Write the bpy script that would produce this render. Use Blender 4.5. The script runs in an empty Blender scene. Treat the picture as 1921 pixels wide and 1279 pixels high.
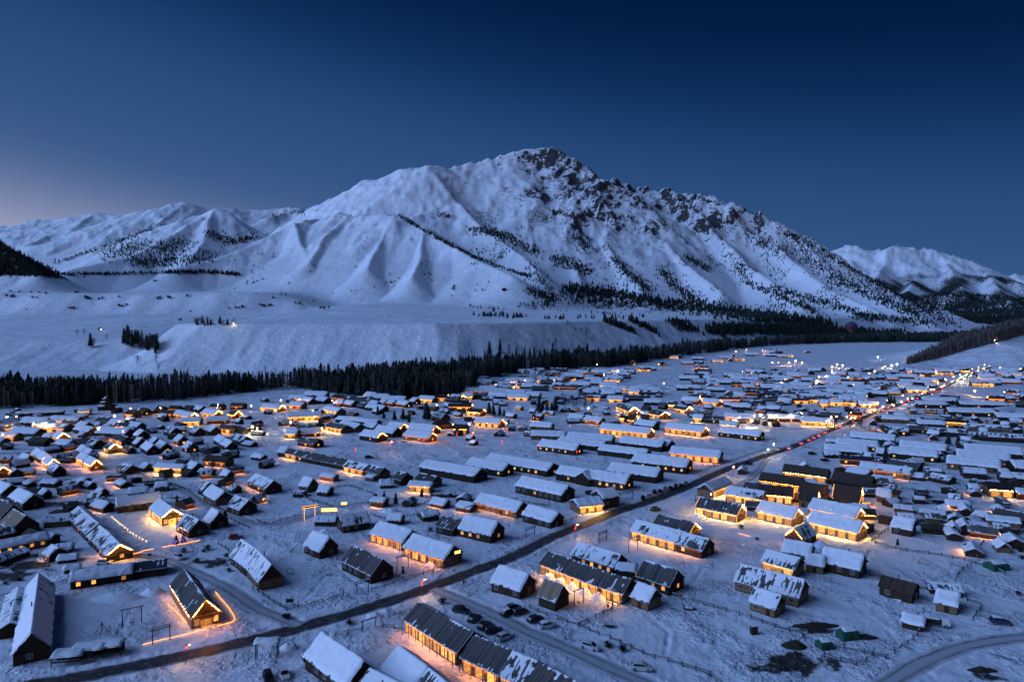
import bpy, math, random
import numpy as np
random.seed(7)
sc = bpy.context.scene
col = sc.collection
# ------------------------------------------------------------------ camera
FPX, CX, CY, CAMZ = 1281.0, 960.5, 639.5, 75.0        # focal length and centre in photo pixels, drone height
PITCH = math.atan((CY - 590.0) / FPX)
cam = bpy.data.cameras.new('camera')
cam_o = bpy.data.objects.new('camera', cam)
col.objects.link(cam_o)
cam.sensor_width = 36.0
cam.lens = 36.0 * FPX / 1921.0
cam.clip_start = 1.0
cam.clip_end = 40000.0
cam_o.location = (0, 0, CAMZ)
cam_o.rotation_euler = (math.pi / 2 - PITCH, 0, 0)
sc.camera = cam_o
# ------------------------------------------------------------------ dusk sky
GLOW_AZ = math.radians(-105.0)                        # where the sun went down: left of the view
world = bpy.data.worlds.new('World')
sc.world = world
world.use_nodes = True
nt = world.node_tree
N, Lk = nt.nodes, nt.links
bg = N['Background']
sky = N.new('ShaderNodeTexSky')
sky.sky_type = 'NISHITA'
sky.sun_disc = False
sky.sun_elevation = math.radians(-3.0)
sky.sun_rotation = GLOW_AZ
sky.altitude = 1200
sky.ozone_density = 6.0
tc = N.new('ShaderNodeTexCoord')
sep = N.new('ShaderNodeSeparateXYZ')
Lk.new(tc.outputs['Generated'], sep.inputs[0])
asn = N.new('ShaderNodeMath'); asn.operation = 'ARCSINE'
Lk.new(sep.outputs['Z'], asn.inputs[0])
dot = N.new('ShaderNodeVectorMath'); dot.operation = 'DOT_PRODUCT'
Lk.new(tc.outputs['Generated'], dot.inputs[0])
dot.inputs[1].default_value = (math.sin(GLOW_AZ), math.cos(GLOW_AZ), 0)
mul = N.new('ShaderNodeMath'); mul.operation = 'MULTIPLY_ADD'
Lk.new(dot.outputs['Value'], mul.inputs[0])
mul.inputs[1].default_value = -math.radians(10.0)
Lk.new(asn.outputs[0], mul.inputs[2])
nrm = N.new('ShaderNodeMapRange')
nrm.inputs[1].default_value = math.radians(-12); nrm.inputs[2].default_value = math.radians(60)
Lk.new(mul.outputs[0], nrm.inputs[0])
ramp = N.new('ShaderNodeValToRGB')
ramp.color_ramp.interpolation = 'B_SPLINE'
stops = [(-12, (.64, .60, .71)), (-6, (.57, .55, .68)), (-2, (.45, .46, .62)), (1.2, (.36, .385, .55)), (4, (.185, .235, .405)), (7, (.062, .122, .275)), (10, (.036, .096, .245)), (12.6, (.027, .083, .222)),
         (15.8, (.021, .070, .198)), (19.3, (.0090, .044, .143)), (22, (.0040, .028, .102)), (25.3, (.0012, .0155, .066)), (30, (.0004, .0070, .038)), (38, (.0004, .0066, .036)), (60, (.0004, .0066, .036))]
els = ramp.color_ramp.elements
while len(els) < len(stops):
    els.new(0.5)
for e, (d, c) in zip(els, stops):
    e.position = (d + 12) / 72.0
    e.color = (*c, 1)
Lk.new(nrm.outputs[0], ramp.inputs[0])
sm = N.new('ShaderNodeVectorMath'); sm.operation = 'SCALE'
Lk.new(sky.outputs[0], sm.inputs[0]); sm.inputs['Scale'].default_value = 0.02
ad = N.new('ShaderNodeVectorMath'); ad.operation = 'ADD'
Lk.new(sm.outputs[0], ad.inputs[0]); Lk.new(ramp.outputs[0], ad.inputs[1])
Lk.new(ad.outputs[0], bg.inputs[0])
bg.inputs[1].default_value = 1.0
# ------------------------------------------------------------------ the last light of the sun (very soft)
SUN_AZ, SUN_EL = GLOW_AZ, math.radians(25)
sun = bpy.data.lights.new('sun', 'SUN')
sun.energy = 3.05
sun.angle = math.radians(64)
sun.color = (.31, .51, 1.0)
sun_o = bpy.data.objects.new('sun', sun)
col.objects.link(sun_o)
from mathutils import Vector, Matrix
sd = Vector((math.sin(SUN_AZ) * math.cos(SUN_EL), math.cos(SUN_AZ) * math.cos(SUN_EL), math.sin(SUN_EL)))
sun_o.rotation_euler = sd.to_track_quat('Z', 'Y').to_euler()
sc.view_settings.view_transform = 'Standard'
sc.view_settings.look = 'None'
sc.view_settings.exposure = 0.0
sc.view_settings.gamma = 1.0
sc.render.engine = 'CYCLES'
sc.cycles.use_denoising = True
sc.cycles.max_bounces = 5
sc.cycles.diffuse_bounces = 3
sc.cycles.sample_clamp_indirect = 4.0
sc.cycles.caustics_reflective = False
sc.cycles.caustics_refractive = False

# ------------------------------------------------------------------ photo pixel <-> ground helpers (used to measure where things stand)
CP, SP = math.cos(PITCH), math.sin(PITCH)
def ray(x, y):
    a, b = (x - CX) / FPX, (y - CY) / FPX
    return a, CP - b * SP, -SP - b * CP               # world direction
def gp(x, y, z=0.0):
    dx, dy, dz = ray(x, y)
    k = (z - CAMZ) / dz
    return dx * k, dy * k
def at_depth(x, y, Y):
    dx, dy, dz = ray(x, y)
    k = Y / dy
    return dx * k, Y, CAMZ + dz * k
def to_px(X, Y, Z):
    z = Z - CAMZ
    f = Y * CP - z * SP
    u = Y * SP + z * CP
    return CX + FPX * X / f, CY - FPX * u / f

# ------------------------------------------------------------------ numpy noise
_rs = np.random.RandomState(11)
_perm = _rs.permutation(512).astype(np.int64)
_ga = _rs.rand(512) * 2 * np.pi
_gx, _gy = np.cos(_ga), np.sin(_ga)
def perlin(x, y):
    x = np.asarray(x, float); y = np.asarray(y, float)
    xi = np.floor(x).astype(np.int64); yi = np.floor(y).astype(np.int64)
    xf = x - xi; yf = y - yi
    u = xf * xf * xf * (xf * (xf * 6 - 15) + 10)
    v = yf * yf * yf * (yf * (yf * 6 - 15) + 10)
    def g(ix, iy, fx, fy):
        h = _perm[(_perm[ix & 511] + iy) & 511]
        return _gx[h] * fx + _gy[h] * fy
    a = g(xi, yi, xf, yf); b = g(xi + 1, yi, xf - 1, yf)
    c = g(xi, yi + 1, xf, yf - 1); d = g(xi + 1, yi + 1, xf - 1, yf - 1)
    return (a + u * (b - a)) * (1 - v) + (c + u * (d - c)) * v
def fbm(x, y, o=4, lac=2.03, gain=.5):
    s = 0; a = 1.0
    for i in range(o):
        s = s + a * perlin(x + i * 17.3, y - i * 9.1)
        x = np.asarray(x) * lac; y = np.asarray(y) * lac; a *= gain
    return s
def ridged(x, y, o=4, lac=2.1, gain=.5):
    s = 0; a = 1.0
    for i in range(o):
        s = s + a * (1 - 2.2 * np.abs(perlin(x + i * 7.7, y + i * 3.1)))
        x = np.asarray(x) * lac; y = np.asarray(y) * lac; a *= gain
    return s
def sstep(a, b, v):
    t = np.clip((np.asarray(v, float) - a) / (b - a), 0, 1)
    return t * t * (3 - 2 * t)
def seg_dist(X, Y, pts):
    """distance to a polyline, and the signed side of its nearest segment (left of travel is +)"""
    best = np.full(np.shape(X), 1e9); sgn = np.zeros(np.shape(X))
    for (ax, ay), (bx, by) in zip(pts[:-1], pts[1:]):
        ex, ey = bx - ax, by - ay
        t = np.clip(((X - ax) * ex + (Y - ay) * ey) / (ex * ex + ey * ey), 0, 1)
        d = np.hypot(X - ax - t * ex, Y - ay - t * ey)
        s = np.sign(ex * (Y - ay) - ey * (X - ax))
        m = d < best
        best = np.where(m, d, best); sgn = np.where(m, s, sgn)
    return best, sgn
def tent(X, Y, pts, s, concave=0.0):
    """ridge: height on the polyline minus slope times distance"""
    best = np.full(np.shape(X), -1e9)
    for (ax, ay, az), (bx, by, bz) in zip(pts[:-1], pts[1:]):
        ex, ey = bx - ax, by - ay
        t = np.clip(((X - ax) * ex + (Y - ay) * ey) / (ex * ex + ey * ey), 0, 1)
        d = np.hypot(X - ax - t * ex, Y - ay - t * ey)
        z = az + t * (bz - az)
        best = np.maximum(best, z - s * d + concave * np.minimum(d, 1500.) ** 2)
    return best
def smax(a, b, k):
    h = np.clip(.5 + .5 * (a - b) / k, 0, 1)
    return b + (a - b) * h + k * h * (1 - h)

# ------------------------------------------------------------------ roads (photo pixels, measured in the 4x crops)
CROP = {'A1': (0, 960), 'A2': (480, 960), 'A3': (960, 960), 'A4': (1440, 960),
        'B1': (0, 700), 'B2': (480, 700), 'B3': (960, 700), 'B4': (1440, 700)}
def zp(r, x, y):
    return CROP[r][0] + x / 4.0, CROP[r][1] + y / 4.0
def zpts(s):
    out = []
    for tok in s.split():
        r, x, y = tok.split(',')
        out.append(zp(r, float(x), float(y)))
    return out
ROADS = [
    ('main_road', 6.2, 'dark', zpts('A1,-700,1480 A1,300,1290 A1,800,1200 A1,1400,1078 A1,1921,958 A2,350,862 A2,800,732 A2,1200,608 A2,1600,455 A2,1921,345 A3,300,185 A3,600,75 B3,780,1040 B3,1060,955 B3,1300,862 B3,1600,722 B3,1800,655 B4,0,612 B4,150,568 B4,300,505 B4,440,440 B4,600,380 B4,800,300 B4,1000,230 B4,1250,140 B4,1400,70 B4,1550,0 B4,1700,-50')),
    ('side_road', 5.0, 'packed', zpts('A2,1330,575 A2,1480,640 A2,1700,730 A2,1921,838 A3,100,890 A3,400,1015 A3,800,1200 A3,1050,1310 A3,1400,1480')),
    ('lane', 4.2, 'packed', zpts('A2,330,850 A2,200,800 A2,0,725 A1,1750,590 A1,1500,470 A1,1330,395 A1,1230,350 B1,1000,1360 B1,760,1420')),
    ('track', 5.0, 'packed', zpts('A4,700,1440 A4,950,1250 A4,1200,1105 A4,1500,995 A4,1921,935 A4,2500,900')),
    ('lane', 4.0, 'packed', zpts('B4,0,640 B3,1800,800 B3,1560,900 B3,1380,960')),
    ('path', 4.0, 'packed', zpts('B3,640,400 B3,880,330 B3,1200,335 B3,1500,380 B3,1800,420 B4,200,420 B4,440,400')),
    ('path', 3.6, 'packed', zpts('B1,0,780 B1,400,800 B1,800,740 B1,1100,790 B1,1300,830 B1,1500,960 B1,1918,1140 B2,250,1130 B2,600,1000 B2,900,960')),
]
ROADW = []
for nme, w, kind, pts in ROADS:
    ROADW.append((nme, w, kind, [gp(x, y) for x, y in pts]))

# trodden footpaths across the yards
TROD = [[gp(*p) for p in zpts(t_)] for t_ in (
    'A2,840,600 A2,760,540 A2,620,420 A2,560,330', 'A2,300,700 A2,420,600 A2,520,480', 'A3,1400,690 A3,1540,590 A3,1680,500', 'A3,880,690 A3,1000,760 A3,1180,900 A3,1150,1060', 'A3,1240,640 A3,1340,560 A3,1450,400 A3,1290,330',
    'A4,330,660 A4,600,600 A4,840,560', 'A4,1130,620 A4,1290,500 A4,1560,430', 'A4,340,770 A4,640,800 A4,900,880 A4,1000,1010', 'A1,480,900 A1,800,880 A1,1100,800 A1,1280,760', 'A1,1000,700 A1,900,900 A1,1010,1000', 'B2,300,900 B2,420,1000 B2,400,1090',
    'B2,1000,800 B2,900,740 B2,700,600 B2,560,520', 'B3,0,580 B3,300,600 B3,640,640', 'B3,960,820 B3,1100,850 B3,1250,800', 'A2,1180,870 A2,1000,980 A2,860,1040', 'A3,40,1000 A3,200,1090 A3,420,1210', 'A4,780,280 A4,700,420 A4,560,440', 'B1,1250,1130 B1,1100,1180 B1,1010,1260')]
# ------------------------------------------------------------------ terrain height
def P3(*l):
    return [at_depth(x, y, Y) for x, y, Y in l]
SKYLINE = P3((575, 402, 4700), (640, 370, 4500), (690, 345, 4350), (745, 322, 4250), (800, 316, 4200), (840, 319, 4350), (870, 308, 4450), (920, 298, 4550), (960, 288, 4600),
             (1000, 284, 4650), (1050, 290, 4650), (1075, 305, 4600), (1100, 322, 4550), (1140, 340, 4550), (1190, 347, 4600), (1255, 360, 4550), (1330, 374, 4450),
             (1400, 408, 4300), (1470, 436, 4150), (1530, 464, 4000), (1565, 480, 3900), (1600, 505, 3800), (1650, 533, 3650), (1700, 560, 3500), (1740, 580, 3400), (1800, 601, 3250))
SPURS = [
    (P3((600, 414, 3650), (660, 405, 3500), (720, 402, 3400), (745, 405, 3350), (800, 432, 3150), (850, 465, 2950), (900, 492, 2750), (960, 517, 2550)), .47),
    (P3((650, 406, 3500), (608, 446, 3180), (585, 492, 2880)), .55),
    (P3((725, 403, 3400), (722, 450, 3080), (690, 505, 2700)), .55),
    (P3((800, 432, 3150), (790, 480, 2850), (770, 520, 2600)), .6),
    (P3((590, 412, 3750), (545, 418, 3500), (500, 440, 3350), (440, 470, 3150), (380, 490, 3000), (330, 503, 2850)), .5),
    (P3((545, 418, 3500), (560, 455, 3200), (588, 490, 2950)), .6),
    (P3((800, 316, 4200), (845, 365, 3900), (875, 400, 3680), (895, 430, 3500), (960, 470, 3200), (1010, 507, 2900)), .62),
    (P3((845, 365, 3900), (800, 400, 3700), (770, 410, 3600)), .6),
    (P3((920, 298, 4550), (935, 340, 4280), (965, 385, 4000), (985, 430, 3700), (1000, 465, 3450)), .75),
    (P3((965, 288, 4600), (990, 345, 4250), (1005, 385, 4000)), .95),
    (P3((1050, 290, 4650), (1078, 350, 4280), (1092, 400, 3980), (1085, 440, 3720), (1065, 480, 3450), (1085, 520, 3120)), .75),
    (P3((1092, 400, 3980), (1130, 450, 3600), (1160, 495, 3300), (1200, 535, 3000)), .75),
    (P3((1140, 340, 4550), (1180, 390, 4200), (1208, 430, 3920), (1235, 458, 3720), (1290, 500, 3350), (1350, 545, 2950)), .7),
    (P3((1255, 360, 4550), (1300, 410, 4150), (1360, 460, 3780), (1420, 505, 3400), (1500, 557, 2950)), .7),
    (P3((1330, 374, 4450), (1400, 430, 4050), (1470, 480, 3700), (1560, 542, 3200), (1650, 583, 2850)), .7),
    (P3((1470, 436, 4150), (1560, 502, 3700), (1650, 552, 3300), (1740, 597, 2900)), .7),
]
LEFT_R = [
    (P3((-300, 445, 7500), (0, 428, 7200), (60, 418, 7200), (100, 412, 7200), (180, 405, 7000), (215, 403, 7000), (280, 395, 6800), (320, 388, 6600), (350, 382, 6500), (385, 393, 6600), (440, 396, 6800), (470, 400, 6900), (520, 398, 6900), (560, 393, 6900), (700, 400, 7000)), .42),
    (P3((350, 382, 6500), (300, 425, 5700), (210, 462, 5000)), .5),
    (P3((180, 405, 7000), (130, 435, 6200), (60, 460, 5500)), .5),
    (P3((290, 432, 4700), (360, 402, 4950), (400, 396, 5000), (440, 410, 4900), (480, 442, 4700)), .55),
    (P3((400, 396, 5000), (330, 445, 4450), (240, 480, 4050), (130, 505, 3700)), .55),
    (P3((400, 396, 5000), (385, 450, 4400), (360, 490, 3900)), .6),
    (P3((510, 410, 5200), (545, 396, 5400), (575, 400, 5300)), .6),
]
NEARHILL = P3((-400, 360, 2800), (-60, 434, 2750), (0, 455, 2700), (25, 470, 2640), (50, 492, 2560), (72, 513, 2480))
RIGHT_R = [
    (P3((1450, 500, 8200), (1565, 478, 8000), (1600, 467, 7800), (1630, 470, 7800), (1670, 466, 7600), (1700, 471, 7600), (1750, 475, 7500), (1770, 485, 7300), (1800, 500, 7000), (1850, 514, 6800), (1890, 526, 6600), (1921, 536, 6400), (2150, 585, 5800)), .45),
    (P3((1670, 466, 7600), (1655, 500, 7000), (1640, 535, 6400)), .62),
    (P3((1750, 475, 7500), (1725, 510, 6900), (1700, 548, 6200)), .62),
    (P3((1770, 485, 7300), (1800, 540, 6200), (1830, 582, 5400)), .6),
    (P3((1850, 514, 6800), (1880, 552, 5900), (1930, 592, 5000)), .6),
    (P3((1700, 545, 11500), (1850, 532, 11500), (1890, 521, 11300), (1921, 518, 11300), (2200, 505, 11000)), .4),
]
RHILL = [(540, 1040, -8), (640, 1070, 14), (770, 1110, 42), (920, 1190, 56), (1500, 1420, 130)]
CREST = [(-2600, 1500), (-1300, 1120), (-760, 1010), (-560, 1040), (-520, 1130), (-490, 1000), (-440, 975), (-110, 980), (-40, 1030), (40, 1140), (130, 1290), (250, 1450), (420, 1660), (620, 1920), (900, 2280), (1500, 2850), (2600, 3400), (5000, 3700)]
def terrain(X, Y):
    d, s = seg_dist(X, Y, CREST)
    d = d * np.where(Y > np.interp(X, [c[0] for c in CREST], [c[1] for c in CREST]), 1, -1)      # + behind the bluff edge
    wob = fbm(X / 160., Y / 160., 3)
    hgt = 62 - 27 * sstep(-480, -620, X)
    face = np.clip((d + 112 + 14 * wob) / (112 + 14 * wob), 0, 1) ** 1.12
    low = hgt * face + np.clip(d, 0, None) * .046 * (1 - .35 * sstep(900, 2200, d))
    low = low + 1.2 * fbm(X / 90., Y / 90., 3) * sstep(-100, 60, d) + sstep(0, 300, d) * 7 * fbm(X / 420., Y / 300., 3)
    # flutes on the bluff face
    low = low + 2.2 * fbm(X / 22., Y / 140., 2) * face * (1 - face) * 4
    # second terrace on the left
    d2 = Y - (2010 + .06 * X + 40 * fbm(X / 250., 3.3 + 0 * X, 3))
    low = low + 62 * sstep(0, 150, d2) * sstep(-470, -760, X + .15 * (Y - 2000))
    # hollows in the terrace foreland
    low = low - 9 * np.exp(-((X + 535 + .1 * (Y - 1000)) / 26.) ** 2) * sstep(900, 1010, Y) * sstep(1330, 1080, Y)
    # mountains
    wx = 90 * fbm(X / 800. + 5, Y / 800., 3); wy = 90 * fbm(X / 800., Y / 800. + 9, 3)
    XW, YW = X + wx * .8, Y + wy * .8
    mt = tent(X + wx * .12, Y + wy * .12, SKYLINE, .74, 8e-5)
    sp = np.full(np.shape(X), -1e9)
    for pts, s_ in SPURS:
        sp = np.maximum(sp, tent(X + wx * .3, Y + wy * .3, pts, s_ * 1.22, 6e-5))
    mt = smax(mt, sp, 18)
    lf = np.full(np.shape(X), -1e9)
    for pts, s_ in LEFT_R:
        lf = np.maximum(lf, tent(X + wx * .25, Y + wy * .25, pts, s_, .6e-5))
    lf = smax(lf, tent(X, Y, NEARHILL, .62), 10)
    rt = np.full(np.shape(X), -1e9)
    for pts, s_ in RIGHT_R:
        rt = np.maximum(rt, tent(X + wx * .25, Y + wy * .25, pts, s_, .6e-5))
    big = np.maximum(np.maximum(mt, lf), rt)
    rel = np.clip(big - low, 0, 900)
    relk = sstep(20, 500, rel)
    # erosion: gullies that grow with height, fine rock on the summit
    r1 = ridged(XW / 520., YW / 820., 5) - .85
    r2 = ridged(XW / 130. + 4, YW / 210., 4) - .82
    r3 = ridged((X + wx * .4) / 70. + 2, (Y + wy * .4) / 150., 3) - .78
    right = sstep(-150, 500, X - .12 * (Y - 4000))
    big = big + relk * (38 + 30 * right) * r1 * sstep(0, 250, rel) + relk * (8 + 15 * right * sstep(150, 700, big)) * r2
    big = big + relk * (4.5 + 6 * right) * r3
    big = big + relk * 3.5 * fbm(X / 28., Y / 40., 3)
    big = big + sstep(700, 1000, big) * right * 13 * (ridged(XW / 60., YW / 110., 3) - .8)
    z = smax(big, low, 42)
    # right-hand hill by the village
    rh = tent(X, Y, RHILL, .27) + 2.0 * fbm(X / 60., Y / 60., 3)
    z = np.where(rh > -8, smax(rh, z, 7), z)
    return z
# village ground: uneven snow, flat roads between ploughed banks
def village(X, Y):
    f = sstep(700, 480, Y)
    z = .30 * fbm(X / 16., Y / 16., 3) + .09 * f * fbm(X / 3.1, Y / 3.1, 3)
    tr = sstep(.0, .35, fbm(X / 45. + 3, Y / 45., 2))
    z = z + f * .16 * tr * fbm(X / 1.35, Y / 1.35, 2)
    if np.size(X) > 1:
        nr_ = X.shape[0] if X.ndim > 1 else 0
        nr_ = min(nr_, 330)
        for pts in TROD:
            d, _ = seg_dist(X[:nr_], Y[:nr_], pts)
            z[:nr_] -= .22 * np.exp(-(d / .55) ** 2) * (1 + fbm(X[:nr_] / 1.1, Y[:nr_] / 1.1, 1)) - .10 * np.exp(-((d - 1.0) / .4) ** 2)
    flat = np.zeros(np.shape(X)); berm = np.zeros(np.shape(X)); onroad = np.zeros(np.shape(X))
    for nme, w, kind, pts in ROADW:
        d, _ = seg_dist(X, Y, pts)
        flat = np.maximum(flat, sstep(w / 2 + 2.2, w / 2 + .3, d))
        bh = .65 if kind == 'dark' else .28
        berm = np.maximum(berm, bh * np.exp(-((d - w / 2 - 1.2) / .8) ** 2))
        onroad = np.maximum(onroad, sstep(w / 2 + .4, w / 2 - .3, d))
    z = z * (1 - flat) + berm * (.7 + .9 * fbm(X / 2.3, Y / 2.3, 2)) * (1 - onroad)
    return z - .05 * onroad
def gz(x, y):
    a = np.array([float(x)]); b = np.array([float(y)])
    m = sstep(650, 760, b)
    return float((village(a, b) + terrain_or0(a, b))[0])
def terrain_or0(X, Y):
    return np.where(Y > 560, terrain(X, Y) * sstep(560, 860, Y), 0.0)

NC, T0, T1 = 780, -1.02, 1.02
rows = np.concatenate([np.exp(np.linspace(math.log(78), math.log(950), 430))[:-1], np.exp(np.linspace(math.log(950), math.log(13500), 400))])
tt = np.linspace(T0, T1, NC)
YY, TT = np.meshgrid(rows, tt, indexing='ij')
XX = TT * YY
i5, i11 = int(np.searchsorted(rows, 555)), int(np.searchsorted(rows, 1160))
ZZ = np.zeros_like(XX)
ZZ[i5:] = terrain_or0(XX[i5:], YY[i5:])
ZZ[:i11] += village(XX[:i11], YY[:i11]) * sstep(1150, 900, YY[:i11])
NR = len(rows)
# pixel row of every terrain vertex, for finding where a photo pixel meets the land
_f = YY * CP - (ZZ - CAMZ) * SP
_pxx = CX + FPX * XX / _f
_pyy = CY - FPX * (YY * SP + (ZZ - CAMZ) * CP) / _f
def hit(px, py, ymin=600):
    t = (px - CX) / FPX / CP
    for _ in range(2):
        j = int(round((t - T0) / (T1 - T0) * (NC - 1)))
        j = min(max(j, 0), NC - 1)
        i0 = int(np.searchsorted(rows, ymin))
        k = np.nonzero(_pyy[i0:, j] <= py)[0]
        if len(k) == 0:
            return None
        i = i0 + int(k[0])
        t = (px - CX) / FPX * (_f[i, j] / YY[i, j])
    a, b = _pyy[i - 1, j], _pyy[i, j]
    w = 0 if a == b else min(max((a - py) / (a - b), 0), 1)
    Y = rows[i - 1] + w * (rows[i] - rows[i - 1])
    Z = ZZ[i - 1, j] + w * (ZZ[i, j] - ZZ[i - 1, j])
    return t * Y, Y, Z
def tz(x, y):
    """height of the built land under a point"""
    j = (x / y - T0) / (T1 - T0) * (NC - 1)
    i = np.interp(y, rows, np.arange(NR))
    i0 = int(min(max(math.floor(i), 0), NR - 2)); j0 = int(min(max(math.floor(j), 0), NC - 2))
    u, v = min(max(i - i0, 0), 1), min(max(j - j0, 0), 1)
    return float(ZZ[i0, j0] * (1 - u) * (1 - v) + ZZ[i0 + 1, j0] * u * (1 - v) + ZZ[i0, j0 + 1] * (1 - u) * v + ZZ[i0 + 1, j0 + 1] * u * v)

# ------------------------------------------------------------------ materials
MATS = {}
def mat(name, color=(.5, .5, .5), rough=.8, spec=.3, emit=None, estr=0.0, metal=0.0):
    if name in MATS:
        return MATS[name]
    m = bpy.data.materials.new(name)
    m.use_nodes = True
    b = m.node_tree.nodes['Principled BSDF']
    b.inputs['Base Color'].default_value = (*color, 1)
    b.inputs['Roughness'].default_value = rough
    b.inputs['Specular IOR Level'].default_value = spec
    b.inputs['Metallic'].default_value = metal
    if emit:
        b.inputs['Emission Color'].default_value = (*emit, 1)
        b.inputs['Emission Strength'].default_value = estr
    MATS[name] = m
    return m
class NG:
    """small helper round a node tree"""
    def __init__(s, m):
        s.t = m.node_tree; s.b = s.t.nodes['Principled BSDF']
    def n(s, typ, **kw):
        x = s.t.nodes.new(typ)
        for k, v in kw.items():
            setattr(x, k, v)
        return x
    def l(s, a, b):
        s.t.links.new(a, b)
    def noise(s, vec, scale, detail=4, rough=.55):
        x = s.n('ShaderNodeTexNoise')
        x.inputs['Scale'].default_value = scale; x.inputs['Detail'].default_value = detail; x.inputs['Roughness'].default_value = rough
        if vec is not None:
            s.l(vec, x.inputs['Vector'])
        return x.outputs['Fac']
    def rng(s, v, a, b, c=0, d=1, smooth=True):
        x = s.n('ShaderNodeMapRange'); x.clamp = True
        x.interpolation_type = 'SMOOTHSTEP' if smooth else 'LINEAR'
        s.l(v, x.inputs[0])
        for i, q in enumerate((a, b, c, d)):
            x.inputs[1 + i].default_value = q
        return x.outputs[0]
    def math(s, op, a, b):
        x = s.n('ShaderNodeMath', operation=op)
        for i, q in enumerate((a, b)):
            if isinstance(q, (int, float)):
                x.inputs[i].default_value = q
            else:
                s.l(q, x.inputs[i])
        return x.outputs[0]
    def mix(s, f, a, b):
        x = s.n('ShaderNodeMix', data_type='RGBA')
        if isinstance(f, (int, float)):
            x.inputs[0].default_value = f
        else:
            s.l(f, x.inputs[0])
        for i, q in ((6, a), (7, b)):
            if isinstance(q, tuple):
                x.inputs[i].default_value = (*q, 1)
            else:
                s.l(q, x.inputs[i])
        return x.outputs[2]
    def bump(s, h, strength, dist):
        x = s.n('ShaderNodeBump')
        x.inputs['Strength'].default_value = strength; x.inputs['Distance'].default_value = dist
        s.l(h, x.inputs['Height'])
        return x.outputs[0]
    def attr(s, name):
        x = s.n('ShaderNodeAttribute', attribute_name=name)
        return x
    def pos(s):
        return s.n('ShaderNodeNewGeometry').outputs['Position']
    def obj(s):
        return s.n('ShaderNodeTexCoord').outputs['Object']

SNOW = (.80, .83, .88)
def land_material(name):
    m = mat(name, SNOW, .75, .25); g = NG(m)
    p = g.pos()
    rock = g.attr('rock').outputs['Fac']
    brush = g.attr('brush').outputs['Fac']
    n1 = g.noise(p, .05, 7, .72)
    n2 = g.noise(p, .009, 4, .6)
    k = g.math('ADD', rock, g.math('MULTIPLY', g.math('SUBTRACT', n1, .5), 1.9))
    rk = g.rng(k, .46, .60)
    n3 = g.noise(p, .09, 4, .6)
    bk = g.rng(g.math('ADD', brush, g.math('MULTIPLY', g.math('SUBTRACT', n3, .5), 1.2)), .5, .62)
    rockc = g.mix(n1, (.030, .028, .034), (.075, .068, .072))
    snowc = g.mix(g.rng(n2, .35, .65), (.74, .77, .83), (.83, .85, .89))
    c = g.mix(rk, snowc, rockc)
    c = g.mix(bk, c, (.026, .024, .026))
    g.l(c, g.b.inputs['Base Color'])
    h = g.math('ADD', g.math('MULTIPLY', g.noise(p, .02, 5, .6), 6.0), g.math('MULTIPLY', n1, 2.5))
    g.l(g.bump(h, .9, 1.0), g.b.inputs['Normal'])
    return m
def ground_material():
    m = mat('village_snow', SNOW, .7, .3); g = NG(m)
    p = g.pos()
    n1 = g.noise(p, .05, 5, .6)
    n2 = g.noise(p, .9, 5, .65)
    n3 = g.noise(p, .22, 5, .6)
    dirt = g.attr('dirt').outputs['Fac']
    tr = g.rng(n1, .47, .60)
    c = g.mix(g.rng(n3, .3, .7), (.70, .73, .80), (.82, .84, .89))
    c = g.mix(g.math('MULTIPLY', g.rng(n1, .45, .62), g.rng(n2, .46, .60)), c, (.50, .53, .60))
    dk = g.rng(g.math('ADD', dirt, g.math('MULTIPLY', g.math('SUBTRACT', g.noise(p, .55, 6, .75), .5), 1.5)), .32, .80)
    dc = g.mix(n2, (.018, .015, .014), (.06, .052, .048))
    c = g.mix(dk, c, dc)
    g.l(c, g.b.inputs['Base Color'])
    vo = g.n('ShaderNodeTexVoronoi'); vo.inputs['Scale'].default_value = .85; vo.inputs['Randomness'].default_value = 1.0
    g.l(p, vo.inputs['Vector'])
    pit = g.rng(vo.outputs['Distance'], .05, .40)
    h = g.math('ADD', g.math('MULTIPLY', n2, g.rng(n1, .42, .60, .07, .42)), g.math('MULTIPLY', pit, g.rng(n1, .49, .60, .0, .34)))
    h = g.math('ADD', h, g.math('MULTIPLY', n3, .5))
    g.l(g.bump(h, 1.0, 1.3), g.b.inputs['Normal'])
    return m

# ------------------------------------------------------------------ mesh helpers
def mesh_np(name, verts, quads, smooth=True):
    me = bpy.data.meshes.new(name)
    verts = np.asarray(verts, np.float32); quads = np.asarray(quads, np.int32)
    me.vertices.add(len(verts)); me.vertices.foreach_set('co', verts.ravel())
    k = quads.shape[1]
    me.loops.add(quads.size); me.loops.foreach_set('vertex_index', quads.ravel())
    me.polygons.add(len(quads)); me.polygons.foreach_set('loop_start', np.arange(0, quads.size, k, dtype=np.int32))
    me.polygons.foreach_set('use_smooth', np.full(len(quads), smooth))
    me.update(calc_edges=True)
    return me
def link(name, me, material=None, parent=None):
    o = bpy.data.objects.new(name, me)
    col.objects.link(o)
    if material is not None and me is not None and not me.materials:
        me.materials.append(material)
    if parent is not None:
        o.parent = parent
    return o
def tag(o, label=None, cat=None, group=None, kind=None):
    if label: o['label'] = label
    if cat: o['category'] = cat
    if group: o['group'] = group
    if kind: o['kind'] = kind
    return o
def fattr(me, name, arr):
    a = me.attributes.new(name, 'FLOAT', 'POINT')
    a.data.foreach_set('value', np.asarray(arr, np.float32).ravel())

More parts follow.
